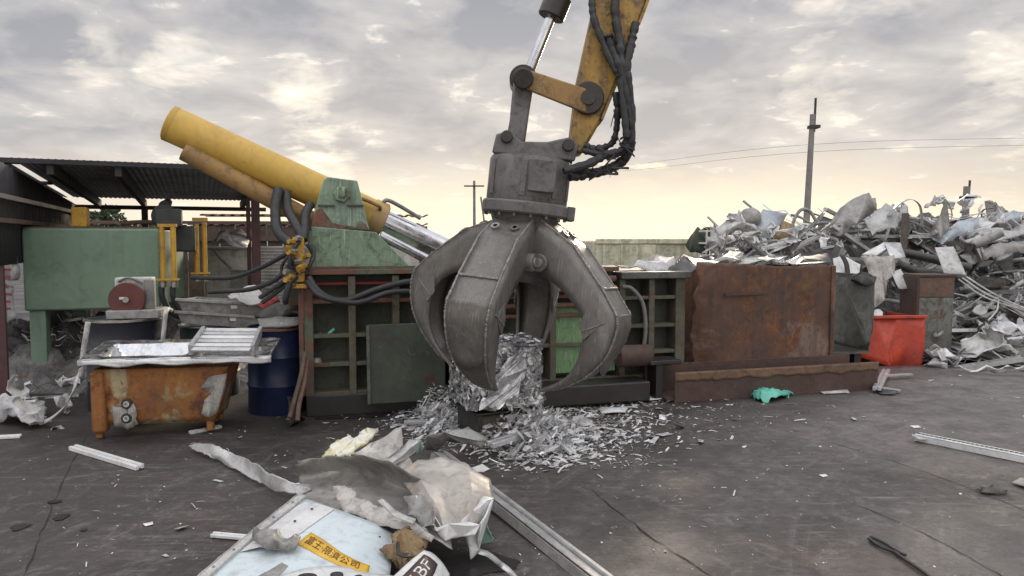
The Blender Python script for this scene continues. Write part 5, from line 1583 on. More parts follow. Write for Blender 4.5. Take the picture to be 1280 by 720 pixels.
for k, off in enumerate((0, 5, 10)):
    special('thin_rod', MB().tube(cr([at(1208 - off, 346 + off * .3, 11.2), at(1240 - off, 366 + off * .5, 10.9), at(1278, 384 + off * .3, 10.7), at(1320, 395, 10.7)], 5), .013, 7), white_dirty, ['uppermost', 'middle', 'lowest'][k] + ' of three pale thin rods sweeping down the right of the heap', thick=0, group='pale thin rods on the heap')
special('thin_rod', MB().tube(cr([at(1248, 376, 10.6), at(1246, 388, 10.5), at(1235, 401, 10.4)], 5), .012, 7), white_dirty, 'short pale rod hanging under the three swept rods', thick=0)
special('thin_rod', MB().tube([at(1231, 432, 10.3), at(1258, 452, 10.1)], .012, 7), white_dirty, 'short pale rod slanting at the foot of the heap', thick=0)
special('arched_tube', MB().tube(cr([at(x, y, 13.0) for x, y in ((988, 290), (994, 272), (1002, 262), (1012, 264), (1020, 276))], 6), .03, 8), grey_sheet, 'thin arched tube at the foot of the tall utility pole', thick=0)
special('crumpled_foil', ypoly([(1232, 408, 10.5), (1246, 400, 10.6), (1285, 404, 10.6), (1290, 416, 10.4), (1255, 418, 10.3), (1236, 416, 10.3)], cuts=4, amp=.09, sc=6, seed=8), alu, 'bright crumpled foil band low on the right of the heap')
special('white_tarp', sheet_poly([gd(x, y, z) for x, y, z in ((1196, 461, .03), (1215, 459, .08), (1250, 460, .1), (1300, 457, .14), (1300, 468, .02), (1250, 467, .02), (1212, 465, .02))], cuts=4, amp=.05, sc=5, seed=13), white_p, 'long white crumpled sheet along the foot of the heap')
special('white_rag', sheet_poly([gd(x, y, z) for x, y, z in ((1151, 456, .02), (1170, 450, .1), (1184, 452, .1), (1184, 459, .02), (1160, 458, .02))], cuts=3, amp=.04, sc=6, seed=23), bag, 'white rag at the foot of the weathered cabinet')
for k in range(26):   # dark bent bars low in front of the heap
    px, py = rh.uniform(1168, 1295), rh.uniform(412, 458)
    p = gd(px, py + 6, .0); p.z = max(.04, (462 - py) * .010)
    o = place_scrap(px, py, Y=min(p.y + .1, 10.9), k=rh.choice((11, 17, 20, 3, 16, 13, 8, 22)), sc=rh.uniform(.45, .85), rot=(rh.uniform(-.3, .3), rh.uniform(-.25, .25), rh.gauss(.1, .5)))

# plates lying across the rusted container's top
for k, (pts, m, lab) in enumerate([
    ([(985, 333, 9.3), (1000, 322, 9.9), (1036, 317, 10.0), (1040, 330, 9.4)], dark_sheet, 'dark bent plate lying across the right end of the rusted container top'),
    ([(905, 322, 10.0), (960, 320, 10.2), (985, 322, 10.0), (960, 327, 9.5), (915, 328, 9.4)], white_dirty, 'long pale plate lying on the rusted container top'),
    ([(980, 330, 9.3), (1000, 326, 9.5), (1003, 318, 9.8), (995, 330, 9.2)], alu, 'bright twisted strip on the rusted container top'),
    ([(892, 326, 9.2), (912, 316, 9.8), (930, 318, 9.8), (925, 328, 9.2)], grey_sheet, 'grey rounded sheet at the left of the rusted container top')]):
    special('bent_plate', ypoly(pts, cuts=3, amp=.035, sc=5, seed=50 + k), m, lab)

# ------------------------------------------------------------------ foreground scrap
FG = 'scrap'
# big pale blue door panel
rows = [[(372, 620, .24), (430, 640, .25), (470, 655, .22), (497, 668, .16)],
        [(312, 668, .22), (375, 680, .235), (430, 692, .21), (490, 697, .13)],
        [(248, 722, .19), (325, 732, .20), (410, 738, .18), (487, 732, .10)],
        [(190, 778, .14), (290, 790, .15), (400, 792, .13), (490, 775, .06)],
        [(120, 850, .08), (260, 860, .10), (390, 860, .08), (490, 835, .03)]]
pgrid = surf([[gd(*p) for p in r] for r in rows], 10)
pv = len(pgrid); pu_ = len(pgrid[0])


def panel_pt(s, t, lift=0.0):
    a = min(max(s, 0), .9999) * (pu_ - 1); b = min(max(t, 0), .9999) * (pv - 1)
    i, j = int(a), int(b); fa, fb = a - i, b - j
    p = (pgrid[j][i] * (1 - fa) + pgrid[j][i + 1] * fa) * (1 - fb) + (pgrid[j + 1][i] * (1 - fa) + pgrid[j + 1][i + 1] * fa) * fb
    e1 = pgrid[j][i + 1] - pgrid[j][i]; e2 = pgrid[j + 1][i] - pgrid[j][i]
    n = e1.cross(e2); n = n if n.z > 0 else -n
    return p + n.normalized() * lift


door = thing('door_panel', 'large pale blue enamelled door panel with yellow warning strip in the foreground', 'panel', pgrid[20][15] * Vector((1, 1, 0)) if False else Vector((pgrid[20][15].x, pgrid[20][15].y, 0)))
DO = door.location.copy()
mb = MB(); mb.grid([[p.copy() for p in r] for r in pgrid]); mb.shift(DO); mb.build('sheet', blue_sheet, door, thick=.004, smooth=60)
# folded side rail along the left edge, with screw holes
mb = MB(); r_ = []
prof = [(.0, .004), (.028, .022), (.065, .020), (.065, -.012), (-.012, -.03), (-.016, .0), (.0, .012)]
for j in range(pv):
    t = j / (pv - 1); r_.append([panel_pt(a, t, b) + Vector((0, 0, .002 * math.sin(j * 1.7))) for a, b in prof])
mb.grid(r_); mb.shift(DO); rail = mb.build('edge_rail', white_dirty, door, thick=.003, smooth=25)
for k in range(9):
    c = panel_pt(.045, .06 + .1 * k, .024) - DO
    MB().cyl(c, c + Vector((0, 0, .004)), .007, n=10).build('screw', grey_sheet, rail)
# inner folded bracket near the top
mb = MB(); mb.grid([[panel_pt(.07 + .10 * i, .05 + .30 * j / 6 - .02 * i, .006 + .022 * (i == 1)) for i in range(3)] for j in range(7)]); mb.shift(DO)
br = mb.build('bracket', white_p, door, thick=.003, smooth=0)
for k in range(3):
    c = panel_pt(.19, .07 + .09 * k, .03) - DO
    MB().cyl(c, c + Vector((0, 0, .003)), .008, n=10).build('hole_rim', black_ring, br)
# find the sticker's place on the panel


def inv(px, py):
    best = None
    for j in range(61):
        for i in range(61):
            s, t = i / 60, j / 60
            p = panel_pt(s, t); d = p - Vector((0, 0, H))
            f = d.y * CP - d.z * SP; u = d.y * SP + d.z * CP
            e = (640 + F * d.x / f - px) ** 2 + (360 - F * u / f - py) ** 2
            if best is None or e < best[0]:
                best = (e, s, t)
    return best[1:]


k0, k1, k2, k3 = inv(379, 672), inv(462, 712), inv(391, 667), inv(376, 682)
ax = (k1[0] - k0[0], k1[1] - k0[1])
up_ = (k2[0] - k3[0], k2[1] - k3[1])


def stk(x, y, lift):
    """x 0..1 along the strip, y -.5.. .5 across, with a slight bow"""
    b = y + .28 * math.sin(math.pi * x)
    return panel_pt(k0[0] + ax[0] * x + up_[0] * b, k0[1] + ax[1] * x + up_[1] * b, lift)


mb = MB(); mb.grid([[stk(i / 24, (j / 4 - .5) * 1.25 * (1 - .25 * (i / 24) ** 4), .0035) for i in range(25)] for j in range(5)]); mb.shift(DO)
sk_ = mb.build('warning_sticker', sticker, door, thick=.0015)
vs, fs = text_mesh('富王·限濟公司', 1.0)
xs = [v.x for v in vs]; w0, w1 = min(xs), max(xs)
mb = MB(); mb.add([stk(.06 + .82 * (v.x - w0) / (w1 - w0), v.y * .78, .0062) for v in vs], fs); mb.shift(DO)
mb.build('lettering', ink, sk_, smooth=0)
c = panel_pt(*inv(474, 671), .004) - DO
MB().cyl(c, c + Vector((0, 0, .002)), .006, n=12).build('rivet_hole', black_ring, door)

mb = sheet_grid([[(318, 664, .27), (335, 664, .30), (352, 668, .29), (376, 672, .27)], [(316, 672, .26), (333, 678, .31), (352, 679, .28), (372, 684, .265)], [(322, 680, .25), (335, 692, .25), (350, 688, .25), (368, 690, .25)]], amp=.02, sc=14, seed=2)
solo('grey_rag', mb, grey_sheet, 'small grey crumpled tape rag on the pale blue door panel beside the sticker', 'rag', thick=.006)
mb = sheet_grid([[(300, 742, .21), (345, 722, .24), (400, 711, .24), (450, 714, .21), (492, 720, .16)], [(290, 765, .21), (350, 742, .25), (410, 730, .25), (460, 732, .22), (500, 740, .16)], [(300, 800, .18), (360, 790, .2), (420, 785, .2), (470, 775, .18), (505, 765, .12)]], amp=.012, sc=8, seed=6)
lav = solo('white_liner', mb, white_p, 'white slotted plastic liner overlapping the lower edge of the pale blue panel', 'sheet', thick=.004)
for x, y, rx in ((384, 722, .045), (421, 719, .03), (448, 722, .02)):
    c = gd(x, y, .262) - lav.location
    mb = MB(); mb.add([c + Vector((math.cos(a * .524) * rx, math.sin(a * .524) * rx * .6, .004 * math.sin(a * .524))) for a in range(12)], [tuple(range(12))])
    mb.build('slot', black_ring, lav, thick=.012)
mb = sheet_poly([gd(x, y, .26) for x, y in ((320, 722), (352, 705), (360, 709), (334, 732))], cuts=2, amp=.006, seed=3)
solo('grey_cardboard', mb, tray_grey, 'small grey card scrap lying on the white liner', 'card', thick=.004)

# dark lined shell of bent sheet
mb = sheet_grid([[(370, 579, .26), (400, 573, .35), (440, 570, .41), (480, 576, .42), (520, 594, .38), (556, 622, .30)],
                 [(375, 600, .16), (405, 598, .2), (440, 598, .22), (482, 606, .22), (525, 625, .2), (560, 650, .2)],
                 [(380, 632, .20), (405, 642, .2), (440, 645, .22), (485, 651, .24), (530, 668, .22), (565, 690, .16)]], amp=.012, sc=5, seed=4, k=8)
solo('bent_shell', mb, mat('shell_grey', (.44, .42, .39), (.20, .19, .175), .38, metal=.35, scale=2.2, dirt=.4, bump=.12), 'grey bent sheet shell with hollow dark inside in the middle of the foreground pile', FG, thick=.004)
mb = pxpoly([(416, 610, .30), (432, 607, .33), (446, 615, .31), (444, 624, .29), (462, 628, .28), (486, 634, .28), (520, 655, .27), (544, 672, .24), (540, 680, .22), (500, 664, .22), (460, 652, .22), (430, 640, .24), (420, 624, .27)], cuts=3, amp=.012, sc=9, seed=7, tear=.004)
solo('torn_flap', mb, beige, 'torn beige flap hanging over the hollow grey shell', FG, thick=.004)
mb = pxpoly([(371, 577, .22), (386, 574, .27), (404, 577, .28), (398, 606, .10), (386, 628, .04), (378, 605, .1)], cuts=3, amp=.01, sc=5, seed=17)
solo('plastic_film', mb, grey_sheet, 'dull thin sheet corner at the left end of the hollow grey shell', FG, thick=.003)

# yellow torn insulation and grey sheets at the back of the pile
mb = pxpoly([(403, 574, .30), (412, 562, .33), (424, 552, .36), (436, 548, .38), (446, 549, .39), (456, 541, .42), (461, 537, .44), (473, 540, .42), (465, 550, .40), (456, 556, .38), (444, 564, .36), (438, 571, .34), (420, 572, .32)], cuts=3, amp=.018, sc=13, seed=8, tear=.008)
solo('insulation_foam', mb, foam_y, 'pale yellow torn insulation sheet with white ragged tip', 'foam', thick=.02)
mb = pxpoly([(440, 570, .36), (456, 560, .40), (502, 535, .50), (504, 558, .40), (484, 574, .34), (474, 580, .32), (458, 576, .34)], cuts=4, amp=.018, sc=6, seed=9)
solo('triangular_sheet', mb, beige, 'greyish beige triangular sheet standing behind the hollow grey shell', FG, thick=.004)
mb = pxpoly([(474, 580, .33), (496, 565, .36), (513, 550, .40), (526, 551, .40), (524, 563, .33), (505, 578, .30), (484, 586, .3)], cuts=3, amp=.015, sc=7, seed=10)
solo('narrow_sheet', mb, white_dirty, 'narrow pale sheet right of the triangular sheet', FG, thick=.004)
mb = pxpoly([(495, 583, .28), (506, 568, .33), (512, 575, .30), (520, 590, .25), (505, 595, .24)], cuts=3, amp=.015, sc=7, seed=19)
solo('beige_scrap', mb, beige, 'small beige bent scrap below the narrow pale sheet', FG, thick=.004)
mb = pxpoly([(514, 560, .26), (526, 548, .3), (531, 553, .26), (527, 566, .18), (516, 570, .16)], cuts=3, amp=.02, sc=9, seed=20)
solo('mint_scrap', mb, mint, 'pale mint plastic scrap between the narrow sheet and the bent channel', FG, thick=.006)

# crumpled beige sheets on the right of the pile
mb = sheet_grid([[(495, 590, .27), (522, 577, .34), (556, 572, .39), (584, 581, .37), (612, 599, .30)],
                 [(512, 612, .27), (528, 606, .36), (560, 600, .33), (590, 611, .36), (618, 622, .28)],
                 [(524, 640, .26), (545, 632, .31), (562, 640, .25), (588, 638, .31), (610, 640, .23)],
                 [(540, 666, .18), (556, 664, .23), (574, 657, .22), (590, 656, .25), (602, 651, .22)]], amp=.010, sc=6, seed=5, k=7, creased=True)
solo('crumpled_sheet', mb, mat('soiled_beige', (.54, .50, .45), (.42, .39, .35), .45, metal=.15, scale=3, dirt=.28, bump=.12, second=(.60, .53, .42), second_amt=.2), 'crumpled grey beige sheet on the right of the foreground pile', FG, thick=.004)
mb = pxpoly([(505, 622, .32), (528, 623, .33), (540, 640, .30), (545, 662, .26), (530, 660, .26), (512, 645, .28)], cuts=4, amp=.025, sc=11, seed=12)
solo('creased_sheet', mb, grey_sheet, 'creased grey sheet between the torn flap and the white flange', FG, thick=.004)
mb = pxpoly([(472, 628, .33), (478, 625, .34), (500, 640, .31), (520, 650, .29), (516, 657, .28), (492, 644, .3)], cuts=3, amp=.008, sc=9, seed=22)
solo('white_edge_strip', mb, white_dirty, 'narrow whitish edge strip above the brown foam', FG, thick=.006)
mb = MB().bar(gd(520, 620, .34), gd(547, 664, .24), .012, .006); mb.bar(gd(524, 618, .34), gd(551, 660, .24), .006, .02)
solo('thin_profile', mb, alu, 'thin bright profile crossing the creased grey sheet', 'profile')
mb = pxpoly([(541, 662, .24), (560, 656, .27), (585, 652, .27), (600, 657, .25), (594, 668, .21), (575, 671, .19), (557, 677, .19)], cuts=3, amp=.008, sc=8, seed=13)
solo('white_flange', mb, white_p, 'short white rounded flange at the lower edge of the foreground pile', FG, thick=.01)
mb = pxpoly([(604, 622, .32), (617, 622, .31), (606, 645, .27), (600, 655, .24), (598, 678, .12), (599, 690, .05), (588, 699, .03), (587, 688, .08), (585, 668, .2), (577, 653, .27), (588, 642, .29)], cuts=3, amp=.01, sc=8, seed=14)
solo('white_bar', mb, white_p, 'white bent flat bar dropping to the ground at the pile right edge', FG, thick=.008)
mb = pxpoly([(601, 651, .2), (606, 655, .2), (617, 675, .06), (616, 679, .03), (601, 682, .03), (599, 676, .06)], cuts=3, amp=.012, sc=12, seed=15, tear=.004)
solo('mint_plastic', mb, mint, 'mint green plastic piece beside the white bent bar', 'plastic', thick=.004)
P = cr([gd(x, y, z) for x, y, z in ((598, 689, .06), (610, 693, .05), (622, 702, .04), (628, 707, .05), (638, 715, .03), (655, 735, .02))], 6)
solo('curled_strip', strip(P, .035, (.3, .9, .5)), alu, 'thin shiny strip curling over the ground from the white bent bar', 'strip', thick=.002)

# brown foam with a hole
fo_ = thing('foam_chunk', 'brown foam chunk with dark crack next to the pale blue panel', 'foam', gd(506, 700, 0))
mb = pxpoly([(478, 689, .17), (492, 684, .20), (490, 677, .21), (500, 671, .22), (508, 664, .23), (522, 668, .21), (533, 680, .18), (530, 690, .17), (520, 698, .17), (512, 709, .12), (500, 713, .09), (488, 703, .13)], cuts=3, amp=.03, sc=10, seed=3, tear=.006); mb.shift(fo_.location); mb.build('lump', foam_b, fo_, thick=.045)
mb = pxpoly([(495, 681, .235), (499, 679, .24), (501, 690, .23), (512, 692, .22), (516, 697, .21), (505, 696, .22), (496, 692, .225)], cuts=2, amp=.01, seed=2); mb.shift(fo_.location); mb.build('crack', oily, fo_, thick=.008)

# white curved panel with printed letters
wp = thing('printed_panel', 'white curved panel with dark printed letters at the bottom edge of the picture', 'panel', gd(530, 715, 0))
rows = [[(530, 688, .20), (541, 692, .18), (553, 704, .13), (562, 718, .07)], [(512, 702, .21), (528, 712, .19), (545, 728, .13), (556, 742, .06)], [(490, 722, .21), (508, 735, .18), (526, 750, .12), (540, 764, .05)], [(465, 742, .2), (488, 758, .17), (508, 775, .1), (520, 790, .04)]]
wg = surf([[gd(*p) for p in r] for r in rows], 8)
mb = MB(); mb.grid([[p.copy() for p in r] for r in wg]); mb.shift(wp.location); mb.build('sheet', white_p, wp, thick=.004)


def wpt(s, t, lift):
    a = min(max(s, 0), .999) * (len(wg[0]) - 1); b = min(max(t, 0), .999) * (len(wg) - 1); i, j = int(a), int(b); fa, fb = a - i, b - j
    p = (wg[j][i] * (1 - fa) + wg[j][i + 1] * fa) * (1 - fb) + (wg[j + 1][i] * (1 - fa) + wg[j + 1][i + 1] * fa) * fb
    n = (wg[j][i + 1] - wg[j][i]).cross(wg[j + 1][i] - wg[j][i]); n = n if n.z > 0 else -n
    return p + n.normalized() * lift


mb = MB(); mb.grid([[wpt(.13 + .42 * j / 6, .98 - .88 * i / 20, .004) for i in range(21)] for j in range(7)]); mb.shift(wp.location)
pr = mb.build('printed_band', maroon, wp, thick=.001)
vs, fs = text_mesh('水BF', 1.0)
ws = [v.x for v in vs]; w0, w1 = min(ws), max(ws)
mb = MB(); mb.add([wpt(.34 - v.y * .33, .74 - .56 * (v.x - w0) / (w1 - w0), .0055) for v in vs], fs); mb.shift(wp.location)
mb.build('lettering', white_ink, pr, smooth=0)

# long angle beam running toward the viewer
a, b = gd(548, 566, .10), gd(775, 742, .03)
d = (b - a).normalized(); s = Vector((-d.y, d.x, 0)).normalized()
an = thing('angle_beam', 'long grey angle beam lying diagonally from the foreground pile toward the camera', 'beam', (a + b) / 2 - Vector((0, 0, (a + b).z / 2)))
mb = MB().bar(a, b, .085, .008, up=(s * .35 + Vector((0, 0, 1)))); mb.shift(an.location); mb.build('flange', alu_dull, an, bevel=.002)
mb = MB().bar(a - s * .062 + Vector((0, 0, -.015)), b - s * .062 + Vector((0, 0, -.015)), .008, .055, up=(s * .35 + Vector((0, 0, 1)))); mb.shift(an.location); mb.build('web', grey_sheet, an, bevel=.002)
# note: web stands on the near side of the flange
mb = MB().bar(a + s * .055, b + s * .055, .03, .02, up=(s * .2 + Vector((0, 0, 1)))); mb.shift(an.location); mb.build('lip', alu_dull, an, bevel=.003)

# silver curled sheet on the left
mb = sheet_grid([[(234, 558, .03), (250, 555, .08), (267, 557, .11), (290, 567, .10), (320, 581, .12), (345, 597, .13), (382, 607, .10)],
                 [(238, 561, .02), (255, 564, .05), (272, 570, .06), (292, 580, .05), (318, 593, .05), (345, 608, .07), (384, 613, .08)],
                 [(240, 563, .02), (258, 570, .03), (275, 577, .02), (295, 588, .02), (320, 602, .02), (350, 615, .04), (384, 618, .06)]], amp=.014, sc=9, seed=3, k=6)
solo('curled_sheet', mb, alu, 'silver curled sheet on the ground left of the foreground pile', FG, thick=.003)
mb = pxpoly([(364, 606, .22), (386, 606, .2), (390, 614, .18), (372, 620, .2)], cuts=2, amp=.01, sc=9, seed=33)
solo('folded_corner', mb, white_dirty, 'small folded white sheet where the curled sheet meets the blue panel', FG, thick=.004)

# loose profiles on the ground
def prof(name, p, q, z, w, m, label, holes=0):
    a, b = gd(*p, z), gd(*q, z); d = (b - a).normalized(); s = Vector((-d.y, d.x, 0))
    t = thing(name, label, 'profile', Vector(((a.x + b.x) / 2, (a.y + b.y) / 2, 0)))
    o = t.location
    for k in (-1, 1):
        mb = MB().bar(a + s * w * .30 * k + Vector((0, 0, .002 * k)), b + s * w * .30 * k + Vector((0, 0, .002 * k)), w * .42, w * .5); mb.shift(o); mb.build('rail', m, t, bevel=.004)
    mb = MB().bar(a, b, w * .17, w * .2); mb.shift(o); mb.build('web', m, t)
    if holes:
        mb = MB().bar(a + Vector((0, 0, w * .29)), b + Vector((0, 0, w * .29)), w * 1.04, w * .05); mb.shift(o); mb.build('top_plate', m, t)
    for k in range(holes):
        c = a + (b - a) * ((k + .5) / holes) + Vector((0, 0, w * .315 + .0035))
        mb = MB().bar(c - d * .014, c + d * .014, w * .22, .003); mb.shift(o); mb.build('slot', black_ring, t)
    return t


prof('channel_profile', (91, 559), (175, 584), .022, .07, white_p, 'white double channel profile on the ground in front of the tub')
prof('channel_profile', (-30, 548), (26, 545), .018, .05, white_p, 'short white profile at the left picture edge')
prof('channel_profile', (265, 668), (322, 673), .02, .04, white_p, 'short white profile sticking out from under the pale blue panel')
prof('slotted_rail', (1146, 546), (1300, 577), .03, .10, white_p, 'long white slotted rail on the ground at the right', 26)
prof('channel_profile', (237, 541), (276, 533), .012, .05, white_dirty, 'short white profile on the ground under the right end of the tub')
c = gd(1149, 547, .05)
mb = folded(.1, .08, 6, 6, 4, random.Random(3), .02); mb.shift(-c); solo('crumpled_scrap', mb, white_dirty, 'crumpled white cap on the near end of the slotted rail', FG, thick=.006)
prof('channel_profile', (1108, 463), (1096, 486), .06, .09, alu, 'bright aluminium channel standing tilted by the orange bin')
prof('channel_profile', (1066, 480), (1125, 489), .03, .06, alu_dull, 'dull aluminium channel lying in front of the beam end')
prof('channel_profile', (1105, 470), (1140, 468), .05, .05, alu_dull, 'dull aluminium channel against the foot of the orange bin')
mb = pxpoly([(1095, 487, .03), (1122, 489, .04), (1121, 493, .02), (1100, 492, .02)], cuts=2, amp=.008, seed=4)
solo('dark_plate', mb, dark_sheet, 'small dark plate under the aluminium channels near the orange bin', FG, thick=.006)
mb = pxpoly([(1018, 487, .02), (1058, 486, .02), (1062, 491, .015), (1030, 492, .015)], cuts=2, amp=.006, seed=6)
solo('pale_board', mb, white_dirty, 'flat pale board on the ground right of the teal bag', 'board', thick=.012)
mb = pxpoly([(748, 511, .03), (768, 509, .05), (785, 510, .03), (782, 516, .02), (752, 517, .02)], cuts=2, amp=.012, seed=7)
solo('white_strip', mb, white_p, 'short white strip lying right of the shredded foil', FG, thick=.01)
mb = pxpoly([(784, 500, .03), (812, 494, .03), (836, 494, .03), (828, 499, .02), (796, 502, .02)], cuts=2, amp=.01, seed=8)
solo('white_strip', mb, white_p, 'flat white strip lying near the left end of the rusty beam', FG, thick=.01)
for k, (pts, lab) in enumerate([([(640, 523, .08), (690, 519, .12), (722, 527, .06), (700, 530, .03), (660, 530, .05)], 'flat crumpled white piece right behind the bale stand'),
                               ([(700, 528, .03), (728, 523, .06), (748, 530, .03), (735, 534, .02)], 'small flattened white piece right of the bale')]):
    solo('flat_scrap', pxpoly(pts, cuts=3, amp=.02, sc=10, seed=40 + k), white_dirty, lab, FG, thick=.004)
# teal bag
mb = sheet_grid([[(936, 490, .02), (952, 486, .06), (970, 489, .06), (988, 486, .04)], [(938, 495, .02), (954, 491, .09), (974, 493, .07), (992, 490, .03)], [(943, 500, .01), (956, 502, .02), (972, 500, .03), (990, 494, .01)]], amp=.045, sc=11, seed=4, k=8)
solo('teal_bag', mb, teal, 'crumpled teal green plastic bag on the ground in front of the beam', 'bag', thick=.006)
# rocks and a black cable on the right
mb = MB(); rows = []
for j in range(9):
    a = math.pi * j / 8
    rows.append([gd(1241, 613, .02) + Vector((.10 * math.sin(a) * math.cos(b * .5236), .05 * math.sin(a) * math.sin(b * .5236), .035 * math.cos(a))) * (1 + .5 * mnoise.noise(Vector((a * 2, b * .9, 1)))) for b in range(13)])
mb.grid(rows); solo('small_rock', mb, rock_mat, 'small grey stone on the ground at the right below the slotted rail', 'stone')
P = cr([gd(x, y, .015) for x, y in ((1086, 673), (1100, 683), (1118, 690), (1128, 697), (1150, 712), (1175, 730))], 6)
cb_ = thing('black_cable', 'short black cable piece lying on the slab at the lower right', 'cable', gd(1120, 692))
mb = MB().tube(P, .010, 8); mb.shift(cb_.location); mb.build('strand', rubber, cb_)
P = cr([gd(x, y, .014) for x, y in ((1088, 671), (1104, 678), (1124, 690), (1132, 694))], 6)
mb = MB().tube(P, .009, 8); mb.shift(cb_.location); mb.build('strand', rubber, cb_)
mb = pxpoly([(1264, 603, .02), (1290, 612, .02), (1290, 600, .03), (1275, 598, .02)], cuts=2, amp=.008, seed=9)
solo('torn_card', mb, tray_grey, 'small pale torn card at the right picture edge', 'card', thick=.004)

# bent channel and profiles between the pile and the bale
mb = pxpoly([(531, 562, .08), (533, 546, .22), (556, 541, .25), (585, 541, .22), (606, 553, .14), (604, 562, .08), (580, 556, .12), (558, 552, .16), (545, 566, .05)], cuts=3, amp=.012, sc=8, seed=11)
solo('bent_channel', mb, grey_sheet, 'grey bent channel arching over the start of the angle beam', FG, thick=.006)
mb = pxpoly([(556, 541, .25), (585, 541, .22), (606, 553, .14), (610, 548, .16), (588, 536, .25), (558, 537, .27)], cuts=2, amp=.006, sc=8, seed=12)
solo('pale_strip', mb, alu_dull, 'pale strip along the top of the bent channel', FG, thick=.006)
for k, (p, q, z, w, m, lab) in enumerate([((612, 556), (660, 541), .12, .09, alu, 'broad bright aluminium profile in front of the bale stand'), ((655, 552), (638, 570), .06, .05, alu_dull, 'dull narrow profile pointing down in the shredded foil'),
                                          ((505, 528), (535, 527), .06, .06, alu_dull, 'short dull profile left of the shredded foil'), ((700, 553), (716, 566), .03, .06, white_p, 'short white profile at the right of the shredded foil'),
                                          ((600, 532), (640, 524), .14, .07, alu, 'bright short profile leaning on the bale stand')]):
    prof('metal_profile', p, q, z, w, m, lab)

# white bags and debris at the left edge
mb = sheet_grid([[(-20, 502, .06), (0, 496, .18), (22, 496, .2), (40, 500, .12), (54, 508, .04)], [(-20, 515, .06), (2, 508, .18), (20, 510, .17), (38, 514, .14), (56, 520, .05)], [(-20, 528, .01), (2, 524, .05), (22, 526, .07), (40, 532, .05), (52, 533, .01)]], amp=.05, sc=9, seed=7, k=8)
solo('crushed_bag', mb, bag, 'crushed white plastic bag on the ground at the left edge', 'bag', thick=.006)
mb = pxpoly([(30, 510, .2), (50, 501, .14), (58, 503, .1), (40, 518, .08)], cuts=3, amp=.02, seed=9)
for k, (x, y, z) in enumerate(((8, 522, .05), (46, 520, .06), (28, 516, .16), (70, 512, .05), (12, 500, .12), (60, 530, .03))):
    mb2 = folded(rh.uniform(.12, .28), rh.uniform(.08, .2), 12, 9, 6, rh, .02, 2.0); mb2.shift(-gd(x, y, z))
    solo('torn_scrap', mb2, white_dirty if k % 2 else paper, 'small torn pale scrap piled round the crushed white bag at the left edge', FG, group='torn pale scraps round the crushed bag', thick=.003)
solo('torn_white_piece', mb, white_p, 'torn white piece lying on the crushed bag at the left edge', FG, thick=.004)
for k in range(52):   # scrap behind the tank legs
    px, py = rh.uniform(-15, 150), rh.uniform(400, 500)
    p = gd(px, max(py, 474), .0); Y = min(9.6, p.y + .5 + rh.uniform(0, .6)) if py < 474 else p.y
    kind, me, m, th, w_ = protos[rh.choice((0, 2, 3, 5, 7, 8, 9, 10, 13, 14, 15, 16, 18, 19))]
    o = bpy.data.objects.new(kind, me); COL.objects.link(o)
    if th:
        md = o.modifiers.new('thickness', 'SOLIDIFY'); md.thickness = th; md.offset = 0
    o.location = at(px, py, Y); o.rotation_euler = (rh.gauss(0, .4), rh.gauss(0, .4), rh.uniform(0, 6)); s = rh.uniform(.2, .5); o.scale = (s, s, s)
    o['label'] = f"{col_word[m.name]} {form[w_]} in the dark scrap pile under the green tank"; o['category'] = 'scrap'; o['group'] = f"{col_word[m.name]} {form[w_]} pieces under the tank"
mb = MB(); rows = []
for j in range(31):
    rows.append([])
    for i in range(61):
        x, y = -8.5 + i * .09, 8.35 + j * .1
        h = min(1, j / 5) * min(1, (60 - i) / 8) * (.35 + .35 * mnoise.fractal(Vector((x * 1.3, y * 1.3, 2)), 1, 2.1, 4) + .12 * mnoise.cell(Vector((x * 4, y * 4, 0)))) + .15 * min(1, j / 20)
        rows[-1].append(Vector((x, y, max(-.02, h))))
mb.grid(rows)
o = mb.build('scrap_litter', core_mat, smooth=0, kind='stuff'); o['label'] = 'dark loose litter of scrap under the green tank'; o['category'] = 'scrap litter'

# ------------------------------------------------------------------ shredded foil round the bale, chips over the slab
rs = random.Random(77)


def sliver(mb, c, s, flat):
    """narrow curled ribbon"""
    a = rs.uniform(0, 6.28); d = Vector((math.cos(a), math.sin(a), rs.gauss(0, flat * .6))); side = Vector((-math.sin(a), math.cos(a), rs.gauss(0, .6))).normalized()
    L, w, cv, kk = s * rs.uniform(1.5, 4.5), s * rs.uniform(.15, .45), rs.uniform(-.5, .5), rs.uniform(0, .35)
    rows = []
    for i in range(5):
        t = i / 4 - .5; p = c + d * L * t + side * L * cv * t * t + Vector((0, 0, L * kk * (.25 - t * t)))
        rows.append([p - side * w / 2, p + side * w / 2])
    mb.grid(rows)



def flake(mb, c, s, flat=.5, long=1.0):
    if rs.random() < .45:
        return sliver(mb, c, s, flat)
    n = rs.choice((4, 4, 5, 6)); a0 = rs.uniform(0, 6.28)
    N = Vector((rs.gauss(0, flat), rs.gauss(0, flat), 1)).normalized(); U = N.orthogonal().normalized(); V = N.cross(U)
    P = [c + (U * math.cos(a0 + 6.283 * k / n) * long + V * math.sin(a0 + 6.283 * k / n)) * s * rs.uniform(.5, 1.15) + N * s * rs.uniform(-.2, .2) for k in range(n)]
    ctr = c + N * s * rs.uniform(-.25, .35)
    mb.add(P + [ctr], [(k, (k + 1) % n, n) for k in range(n)])


